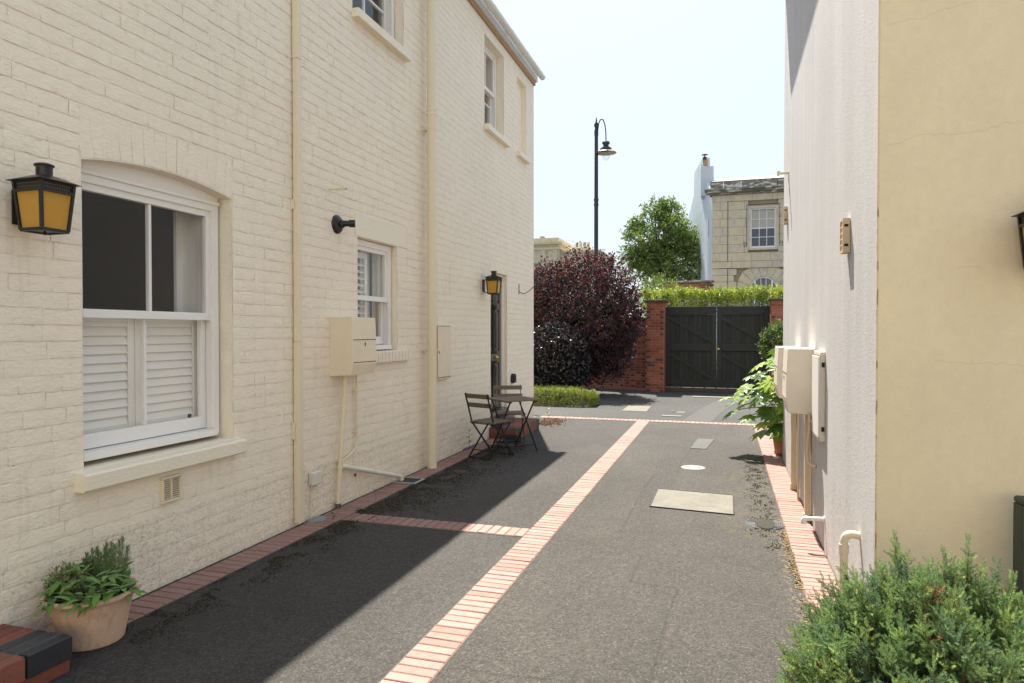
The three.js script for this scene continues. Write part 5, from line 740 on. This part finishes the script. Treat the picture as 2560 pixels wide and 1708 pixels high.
{ // green tree
  const r = rng(66), t = thing('green_tree', 'leafy green tree between the street lamp and stone house', 'tree', [-3.3, 0, -37]);
  const lobes = []; for (let i = 0; i < 34; i++) { const d = rdir(r), k = Math.pow(r(), 0.4); lobes.push([d.x * 1.55 * k, 6.1 + d.y * 2.35 * k, d.z * 1.4 * k, rr(0.42, 0.85, r)]); } lobes.push([0.35, 8.35, 0, 0.45], [0.75, 7.8, 0, 0.6], [-1.5, 6.9, 0.2, 0.5], [-1.2, 7.4, 0, 0.4], [1.5, 5.2, 0.2, 0.7], [1.45, 6.2, 0, 0.6], [-1.3, 4.9, 0.2, 0.8], [-0.4, 4.4, 0.4, 0.8], [0.6, 4.3, 0.3, 0.8], [1.3, 4.3, 0.2, 0.7], [1.7, 4.8, 0.1, 0.7], [1.65, 5.7, 0.1, 0.65], [1.3, 6.8, 0, 0.6], [-1.6, 5.7, 0.2, 0.7], [0.2, 5.2, 0.9, 0.8]);
  const all = []; for (const [x, y, z, q] of lobes) all.push(...shoots({ r, n: 62, per: 8, len: 0.35, cols: [[[0.155, 0.24, 0.024], 4], [[0.105, 0.175, 0.02], 4], [[0.24, 0.30, 0.04], 2]], surf: ellipsoid(x, y, z, q, q * 0.85, q, 0.2, 0.5), up: 0.2, size: [0.7, 1.2] }));
  leafy('crown', leafGeo(0.15, 0.085), white({ rough: 0.45, tr: 0.4 }), all, t);
  const tr = [cyl(V(0, 0, 0), V(0.05, 3.6, 0), 0.16, 0.11, 10), cyl(V(0.05, 3.6, 0), V(0.2, 7.2, 0), 0.11, 0.03, 8)]; for (const [x, y, z] of lobes.slice(0, 16)) tr.push(tube([V(0.06, rr(3.2, 4.8, r), 0), V(x * 0.5, (y + 4) / 2, z * 0.5), V(x, y, z)], 0.03, 5, 8)); mesh('trunk', tr, barkM, t);
}
{ // bay ball on a stem
  const r = rng(67), t = thing('bay_ball', 'clipped bay ball on a stem above the fatsia', 'topiary', [0.80, 0.372, -10.25]);
  leafy('crown', leafGeo(0.052, 0.024), white({ rough: 0.3, tr: 0.3 }), shoots({ r, n: 620, per: 8, len: 0.10, cols: [[[0.07, 0.125, 0.018], 4], [[0.045, 0.085, 0.014], 4], [[0.20, 0.26, 0.04], 2]], surf: ellipsoid(0, 1.06, 0, 0.31, 0.31, 0.31, 0.10, 0.4), up: 0.3 }), t); mesh('stem', cyl(V(0, -0.01, 0), V(0.01, 0.95, 0), 0.014, 0.011, 8), barkM, t);
}
// fatsia: big hand-shaped leaves on long stalks
function palm(R, lobes, r) {
  const P = []; const L = (a, len, w) => { const c = V(Math.sin(a), Math.cos(a), 0), s = V(Math.cos(a), -Math.sin(a), 0), b0 = c.clone().multiplyScalar(R * 0.12), at = (t, ww, z) => b0.clone().addScaledVector(c, len * t).addScaledVector(s, ww * w).add(V(0, 0, z)); const z0 = 0.0, z1 = -0.02, z2 = -len * 0.22; const A = [at(0, -0.35, z0), at(0, 0.35, z0)], B = [at(0.55, -0.5, z1 + 0.006), at(0.55, 0, z1 - 0.004), at(0.55, 0.5, z1 + 0.006)], T = at(1, 0, z2), m0 = at(0, 0, z0 - 0.004);
    P.push(A[0], m0, B[0], m0, B[1], B[0], m0, A[1], B[2], m0, B[2], B[1], B[0], B[1], T, B[1], B[2], T, V(0, 0, 0), m0, A[0], V(0, 0, 0), A[1], m0); };
  for (let i = 0; i < lobes; i++) { const t = i / (lobes - 1) * 2 - 1; L(t * 2.2, R * (1 - 0.30 * t * t) * (0.92 + 0.16 * r()), R * 0.44); }
  const g = new THREE.BufferGeometry().setFromPoints(P); g.computeVertexNormals(); boxUV(g); return g;
}
{
  const r = rng(68), t = thing('fatsia', 'fatsia with large hand-shaped glossy leaves spilling from its pot', 'plant', [0.765, 0.405, -9.52]);
  const ms = [[0.22, 0.36, 0.018], [0.15, 0.28, 0.018], [0.32, 0.45, 0.025], [0.09, 0.19, 0.018]].map((c) => leafMat(...c, { rough: 0.28, tr: 0.38 })), kinds = [palm(0.17, 8, r), palm(0.15, 7, r), palm(0.19, 9, r)], stems = [];
  const spots = [[-0.72, 0.30, 0.10], [-0.60, 0.42, 0.28], [-0.55, 0.20, -0.10], [-0.42, 0.60, 0.12], [-0.35, 0.40, 0.35], [-0.30, 0.78, 0.0], [-0.12, 0.84, 0.16], [-0.22, 0.62, 0.34], [-0.10, 0.52, 0.42], [-0.45, 0.12, 0.30], [-0.30, 0.05, 0.38], [-0.15, 0.22, 0.40], [0.02, 0.70, 0.25], [-0.05, 0.95, -0.1], [-0.28, 0.24, 0.25], [-0.40, 0.45, -0.05], [-0.2, 0.38, 0.1], [0.05, 0.45, 0.3], [-0.05, 0.10, 0.36], [-0.66, 0.16, 0.22], [-0.16, 0.0, 0.30], [0.1, 0.85, 0.1], [-0.5, 0.33, 0.12], [0.2, 0.6, 0.2], [-0.48, 0.50, 0.22], [-0.62, 0.28, 0.02], [-0.32, 0.66, 0.2], [-0.2, 0.50, 0.28], [-0.38, 0.30, 0.18], [-0.1, 0.74, 0.3], [-0.26, 0.14, 0.34], [-0.14, 0.36, 0.36], [-0.02, 0.28, 0.4], [-0.25, -0.05, 0.2], [-0.08, -0.06, 0.26]];
  for (const [x, y, z] of spots) {
    const at = V(x + rr(-0.03, 0.03, r), y + rr(-0.03, 0.03, r), z + rr(-0.04, 0.04, r)), out = V(at.x, 0, at.z).normalize(), b = mesh('leaf', kinds[(r() * 3) | 0], ms[(r() * 4) | 0], t);
    const tipDir = out.clone().multiplyScalar(0.8).add(V(0, -0.75 + 0.5 * r(), 0)).normalize(), nrm = V(0, 1, 0).addScaledVector(out, 0.5).add(rdir(r).multiplyScalar(0.2)).normalize(), sx = tipDir.clone().cross(nrm).normalize(), nz = sx.clone().cross(tipDir).normalize();
    b.quaternion.setFromRotationMatrix(new THREE.Matrix4().makeBasis(sx, tipDir, nz)); b.position.copy(at); b.scale.setScalar(rr(0.8, 1.15, r));
    stems.push(tube([V(0.02, -0.02, 0), V(at.x * 0.3, at.y * 0.55 + 0.12, at.z * 0.3), V(at.x * 0.75, at.y * 0.95 + 0.05, at.z * 0.75), at], 0.0055, 5, 10));
  } mesh('stems', stems, leafMat(0.09, 0.12, 0.03, { tr: 0.1 }), t);
}
// herbs in the near pot
{
  const r = rng(69), base = V(POT[0], 0.238, POT[1]);
  const sg = thing('sage_plant', 'sage with broad soft green leaves at the front of the pot', 'herb', [POT[0] + 0.03, 0.236, POT[1] + 0.03]), kinds = [bladeGeo(0.105, 0.033, 0.35), bladeGeo(0.09, 0.028, 0.55), bladeGeo(0.075, 0.025, 0.2)], ms = [[0.15, 0.30, 0.035], [0.12, 0.25, 0.035], [0.19, 0.34, 0.07], [0.17, 0.30, 0.075]].map((c) => leafMat(...c, { rough: 0.75, tr: 0.3 })), stem = [];
  for (let i = 0; i < 34; i++) { const a = i * 2.4 + r() * 0.5, rad = 0.03 + 0.155 * Math.sqrt((i + 0.5) / 34), top = V(Math.cos(a) * rad, 0.115 * (1 - Math.pow(rad / 0.2, 2)) + rr(-0.01, 0.045, r), Math.sin(a) * rad); stem.push(tube([V(top.x * 0.35, 0, top.z * 0.35), V(top.x * 0.7, top.y * 0.7, top.z * 0.7), top], 0.0028, 5, 6));
    for (let k = 0; k < 6; k++) { const b = mesh('leaf', kinds[(r() * 3) | 0], ms[(r() * 4) | 0], sg), yaw = a + (k % 2 ? 1 : -1) * rr(0.3, 1.5, r) + (k === 4 ? 3.1 : 0), el = rr(0.15, 1.15, r) - rad * 2.2, dir = V(Math.cos(yaw) * Math.cos(el), Math.sin(el), Math.sin(yaw) * Math.cos(el)), sx = dir.clone().cross(V(0, 1, 0)).normalize(), nz = sx.clone().cross(dir).normalize(); b.quaternion.setFromRotationMatrix(new THREE.Matrix4().makeBasis(sx, dir, nz)); b.position.copy(top).addScaledVector(V(0, -1, 0), k * 0.008); b.scale.setScalar(rr(0.75, 1.15, r)); } }
  mesh('stems', stem, leafMat(0.10, 0.12, 0.05, { tr: 0.1 }), sg);
  const ro = thing('rosemary_plant', 'upright rosemary sprigs at the back of the pot', 'herb', [POT[0] - 0.02, 0.236, POT[1] - 0.07]), needle = leafGeo(0.027, 0.0046, 0.1), rm = leafMat(0.15, 0.22, 0.07, { rough: 0.5, tr: 0.15 });
  const nq = new THREE.Matrix4();
  for (const [x, z, h, lx] of [[-0.06, 0.02, 0.19, -0.01], [-0.045, -0.02, 0.215, 0.0], [-0.02, 0.0, 0.20, 0.0], [-0.005, -0.03, 0.21, 0.005], [0.015, 0.01, 0.20, 0.0], [0.035, -0.02, 0.215, 0.01], [0.055, -0.03, 0.235, 0.012], [0.075, -0.05, 0.27, 0.02], [0.085, -0.07, 0.22, 0.025], [0.045, 0.02, 0.17, 0.02], [0.1, -0.03, 0.17, 0.035], [-0.08, 0.0, 0.15, -0.03], [0.0, 0.03, 0.16, 0.0], [-0.03, 0.03, 0.18, -0.01], [0.03, 0.0, 0.23, 0.0], [-0.07, -0.03, 0.2, -0.02], [0.065, 0.0, 0.2, 0.015], [-0.015, -0.05, 0.235, 0.0], [0.02, -0.05, 0.24, 0.0], [0.05, -0.06, 0.25, 0.01], [-0.05, 0.04, 0.16, -0.02]]) {
    const gs = [cyl(V(x, 0, z), V(x + lx, h, z), 0.0022, 0.0012, 5)]; const q = [];
    for (let k = 0; k < 110; k++) { const tt = 0.18 + 0.82 * k / 110, a = k * 2.4 + r(), el = 0.35 + 0.7 * tt, d = V(Math.cos(a) * Math.cos(el), Math.sin(el), Math.sin(a) * Math.cos(el)); const g = needle.clone(); g.scale(1, 0.8 + 0.5 * r() - 0.3 * (tt > 0.93), 1); g.applyQuaternion(qUp(d, r() * 6)); g.translate(x + lx * tt, h * tt, z); q.push(g); }
    mesh('sprig', [...gs, ...q], rm, ro); }
  const th = thing('thyme_plant', 'small pale thyme cushion at the left of the pot', 'herb', [POT[0] - 0.10, 0.236, POT[1] + 0.07]);
  leafy('foliage', leafGeo(0.012, 0.008), white({ rough: 0.6, tr: 0.35 }), shoots({ r, n: 420, per: 11, len: 0.05, cols: [[[0.16, 0.19, 0.06], 4], [[0.24, 0.26, 0.10], 3], [[0.40, 0.38, 0.18], 1]], surf: ellipsoid(0, 0.05, 0, 0.085, 0.11, 0.085, 0.25, 0.6), up: 0.7 }), th);
  mesh('stems', [0, 1, 2, 3, 4].map((i) => cyl(V(0, 0, 0), V(rr(-0.05, 0.05, r), 0.09, rr(-0.05, 0.05, r)), 0.0015, 0.001, 4)), barkM, th);
  const lb = thing('plant_label', 'black plant label on a silver wire in the herb pot', 'label', [POT[0] - 0.085, 0.236, POT[1] - 0.07], 0.75); mesh('plate', box(0.075, 0.042, 0.002, 0, 0.125, 0).rotateZ(0.12), M({ color: lin(0.012, 0.014, 0.02), roughness: 0.4 }), lb); mesh('wire', tube([V(0.012, 0, 0.003), V(0.010, 0.10, 0.003), V(0.005, 0.15, 0.003), V(-0.004, 0.155, 0.003), V(-0.01, 0.145, 0.003), V(-0.008, 0.135, 0.003)], 0.0016, 6, 24), steelM, lb);
}
{ // foreground juniper: many sprays of needle-clad twigs
  const r = rng(70), C = [0.735, -2.76], t = thing('juniper', 'spreading blue green juniper filling the bottom right corner', 'shrub', [C[0], 0, C[1]]);
  const parts = []; for (let k = 0; k < 26; k++) { const tt = k / 26, a = k * 2.39, el = 0.75 + 0.3 * tt, d = V(Math.cos(a) * Math.cos(el), Math.sin(el), Math.sin(a) * Math.cos(el)), g = leafGeo(0.0125 - 0.003 * tt, 0.0030, 0.2); g.applyQuaternion(qUp(d, k)); g.translate(0, 0.036 * tt, 0); parts.push(g); }
  const sprig = mergeGeometries(parts), L = [], wood = [];
  const cols = [[[0.135, 0.23, 0.065], 5], [[0.165, 0.26, 0.065], 4], [[0.09, 0.175, 0.075], 3], [[0.21, 0.29, 0.06], 1]], dead = [[[0.34, 0.18, 0.06], 2], [[0.24, 0.12, 0.05], 1]];
  const spray = (from, dir, len, isDead) => { // a feathered spray
    const side = dir.clone().cross(rdir(r)).normalize(), nn = Math.round(len / 0.006), c0 = isDead ? pick(r, dead) : pick(r, cols), tone = 0.85 + 0.3 * r();
    for (let i = 0; i < nn; i++) { const tt = i / nn, p = from.clone().addScaledVector(dir, len * tt).addScaledVector(V(0, 1, 0), -0.15 * len * tt * (1 - tt)), s = i % 2 ? 1 : -1, o = side.clone().applyAxisAngle(dir, r() * 6.28), d = dir.clone().multiplyScalar(0.9).addScaledVector(o, 0.75).normalize(); const q = p.clone(), m = 1 + ((r() * 2) | 0);
      for (let k = 0; k < m; k++) { L.push({ p: q.clone().addScaledVector(d, 0.020 * k), q: qUp(d.clone().add(rdir(r).multiplyScalar(0.35)).normalize(), r() * 6.28), s: rr(0.7, 1.15, r) * (1 - 0.3 * tt), c: shade(isDead ? c0 : (r() < 0.16 ? [0.30, 0.42, 0.11] : c0), tone * (0.65 + 0.7 * r())) }); } }
    L.push({ p: from.clone().addScaledVector(dir, len), q: qUp(dir, r() * 6), s: 0.9, c: shade(c0, tone * 1.1) });
    wood.push(cyl(from, from.clone().addScaledVector(dir, len * 0.8), 0.0017, 0.0009, 4));
  };
  for (let i = 0; i < 280; i++) {
    const a = i * 2.39996 + r() * 0.4, v = (i + 0.5) / 280, el = 0.10 + 1.40 * Math.pow(v, 0.9), lump = 0.78 + 0.42 * fbm(Math.cos(a) * 1.6 + 6, Math.sin(a) * 1.6 + v * 4, 3) + (r() < 0.16 ? 0.10 : 0);
    const R = new THREE.Vector3(Math.cos(a) * Math.cos(el) * 0.50, 0.10 + Math.sin(el) * 0.505, Math.sin(a) * Math.cos(el) * 0.46).multiplyScalar(lump), root = V(Math.cos(a) * 0.05, 0.02, Math.sin(a) * 0.05), mid = root.clone().lerp(R, 0.55).add(V(0, -0.03, 0)), dir = R.clone().sub(mid).normalize(), isD = r() < 0.015;
    wood.push(tube([root, root.clone().lerp(mid, 0.5).add(V(0, -0.02, 0)), mid, R], 0.0042, 5, 8));
    for (let k = 0; k < 9; k++) { const tt = 0.10 + 0.9 * k / 9, p = mid.clone().lerp(R, tt), d = dir.clone().multiplyScalar(0.8).add(rdir(r).multiplyScalar(0.85)).add(V(0, 0.30, 0)).normalize(); spray(p, d, rr(0.05, 0.11, r), isD || r() < 0.012); }
    spray(R, dir.clone().add(V(0, 0.25, 0)).normalize(), rr(0.07, 0.12, r), isD);
  }
  leafy('foliage', sprig, white({ rough: 0.5, tr: 0.45 }), L, t); mesh('branches', wood, M({ color: lin(0.14, 0.065, 0.035), roughness: 0.9 }), t);
}
// little weeds
function weed(label, x, z, n, size, upright, c = [0.09, 0.15, 0.02]) { const r = rng(Math.round(x * 100 + z * 1000) + 5), t = thing('weed', label, 'weed', [x, 0.008, -z], 0), g = bladeGeo(size, size * 0.34, 0.3, 4), m = leafMat(...c, { rough: 0.55, tr: 0.4 }); for (let i = 0; i < n; i++) { const b = mesh('leaf', g, m, t), a = i * 2.4 + r(), el = upright ? rr(0.3, 0.9, r) : rr(0.15, 0.9, r), d = V(Math.cos(a) * Math.cos(el), Math.sin(el), Math.sin(a) * Math.cos(el)), sx = d.clone().cross(V(0, 1, 0)).normalize(); b.quaternion.setFromRotationMatrix(new THREE.Matrix4().makeBasis(sx, d, sx.clone().cross(d).normalize())); b.position.set(0, upright ? upright * (i + 1) / n : 0.004, 0); b.scale.setScalar(rr(0.6, 1.1, r)); } if (upright) mesh('stem', cyl(V(0, 0, 0), V(0.005, upright, 0), 0.0022, 0.0012, 5), m, t); else mesh('root', cyl(V(0, -0.004, 0), V(0, 0.012, 0), 0.004, 0.002, 5), m, t); }
weed('dandelion-like weed growing at the edge of the cross band', -3.10, 5.37, 9, 0.075, 0);
weed('tall thin weed on the bricks near the cross band', -3.03, 5.52, 6, 0.045, 0.17);
weed('dark weed on the edging just before the cross band', -3.17, 5.04, 6, 0.06, 0.05, [0.05, 0.085, 0.02]);
weed('bright weed at the far house corner on the threshold band', -3.12, 12.2, 8, 0.09, 0.16, [0.14, 0.19, 0.02]);
weed('small weed at the yard drain', -0.98, 13.9, 7, 0.06, 0.03, [0.12, 0.17, 0.03]);
weed('leafy weed at the wall beside the nearer folding chair', -3.28, 8.55, 8, 0.07, 0.25, [0.06, 0.10, 0.02]);
weed('weed growing from the far doorstep base', -2.88, 9.58, 7, 0.07, 0.06, [0.07, 0.12, 0.02]);
// moss and earth crumbs, leaf litter
{
  const r = rng(71), crumb = new THREE.IcosahedronGeometry(1, 0), add = (n, f, cols, s0, s1) => { const out = []; let guard = 0; while (out.length < n && guard++ < n * 60) { const [x, z, ok] = f(); if (!ok) continue; const s = rr(s0, s1, r); out.push({ p: V(x, 0.003 + s * 0.25, -z), q: qRand(r), s: V(s * rr(0.8, 1.6, r), s * rr(0.4, 0.9, r), s * rr(0.8, 1.6, r)), c: shade(pick(r, cols), 0.7 + 0.6 * r()) }); } return out; };
  const rough = M({ color: 0xffffff, roughness: 1 });
  const edge = add(9000, () => { const z = rr(2.7, 9.6, r), w = z > 5.3 ? 0.55 : 0.28, x = -3.10 + Math.abs(gauss(r)) * w; return [x, z, fbm(x * 9 + 20, z * 6.2, 4) > (z > 5.3 && z < 8.9 ? 0.44 : 0.54) && !(x > -2.95 && z > 9.5)]; }, [[[0.034, 0.025, 0.016], 6], [[0.06, 0.042, 0.025], 3], [[0.10, 0.085, 0.06], 1], [[0.035, 0.04, 0.012], 1]], 0.0015, 0.0055);
  const e = tag(stuff(inst('earth_crumbs', crumb, rough, edge)), 'dark earth and moss crumbs gathered along the left edging', 'debris');
  const moss = add(1500, () => { const z = rr(5.3, 9.0, r), x = 0.34 + gauss(r) * 0.14; return [x, z, x < 0.47 && fbm(x * 16 + 20, z * 11, 4) > 0.5]; }, [[[0.10, 0.085, 0.015], 3], [[0.06, 0.055, 0.012], 4], [[0.045, 0.04, 0.02], 3]], 0.0015, 0.005);
  tag(stuff(inst('moss_crumbs', crumb, rough, moss)), 'olive moss crumbs on the asphalt beside the right brick band', 'moss');
  const lit = add(420, () => { const z = 11.6 + gauss(r) * 0.45, x = -2.95 + gauss(r) * 0.26; return [x, z, x > -3.3]; }, [[[0.16, 0.08, 0.03], 3], [[0.10, 0.055, 0.025], 3], [[0.22, 0.15, 0.06], 1]], 0.006, 0.016);
  tag(stuff(inst('leaf_litter', crumb, rough, lit)), 'brown leaf litter by the far corner of the left house', 'leaf litter');
  const dry = add(700, () => { const z = rr(3.3, 6.1, r), x = 0.455 + gauss(r) * 0.03; return [x, z, fbm(x * 9, z * 5, 3) > 0.45]; }, [[[0.42, 0.30, 0.14], 3], [[0.30, 0.22, 0.11], 2], [[0.16, 0.12, 0.07], 2]], 0.002, 0.006);
  tag(stuff(inst('dry_grass_bits', crumb, rough, dry)), 'dry straw coloured bits along the edge of the right brick band', 'debris');
}
renderer.render(scene, camera);
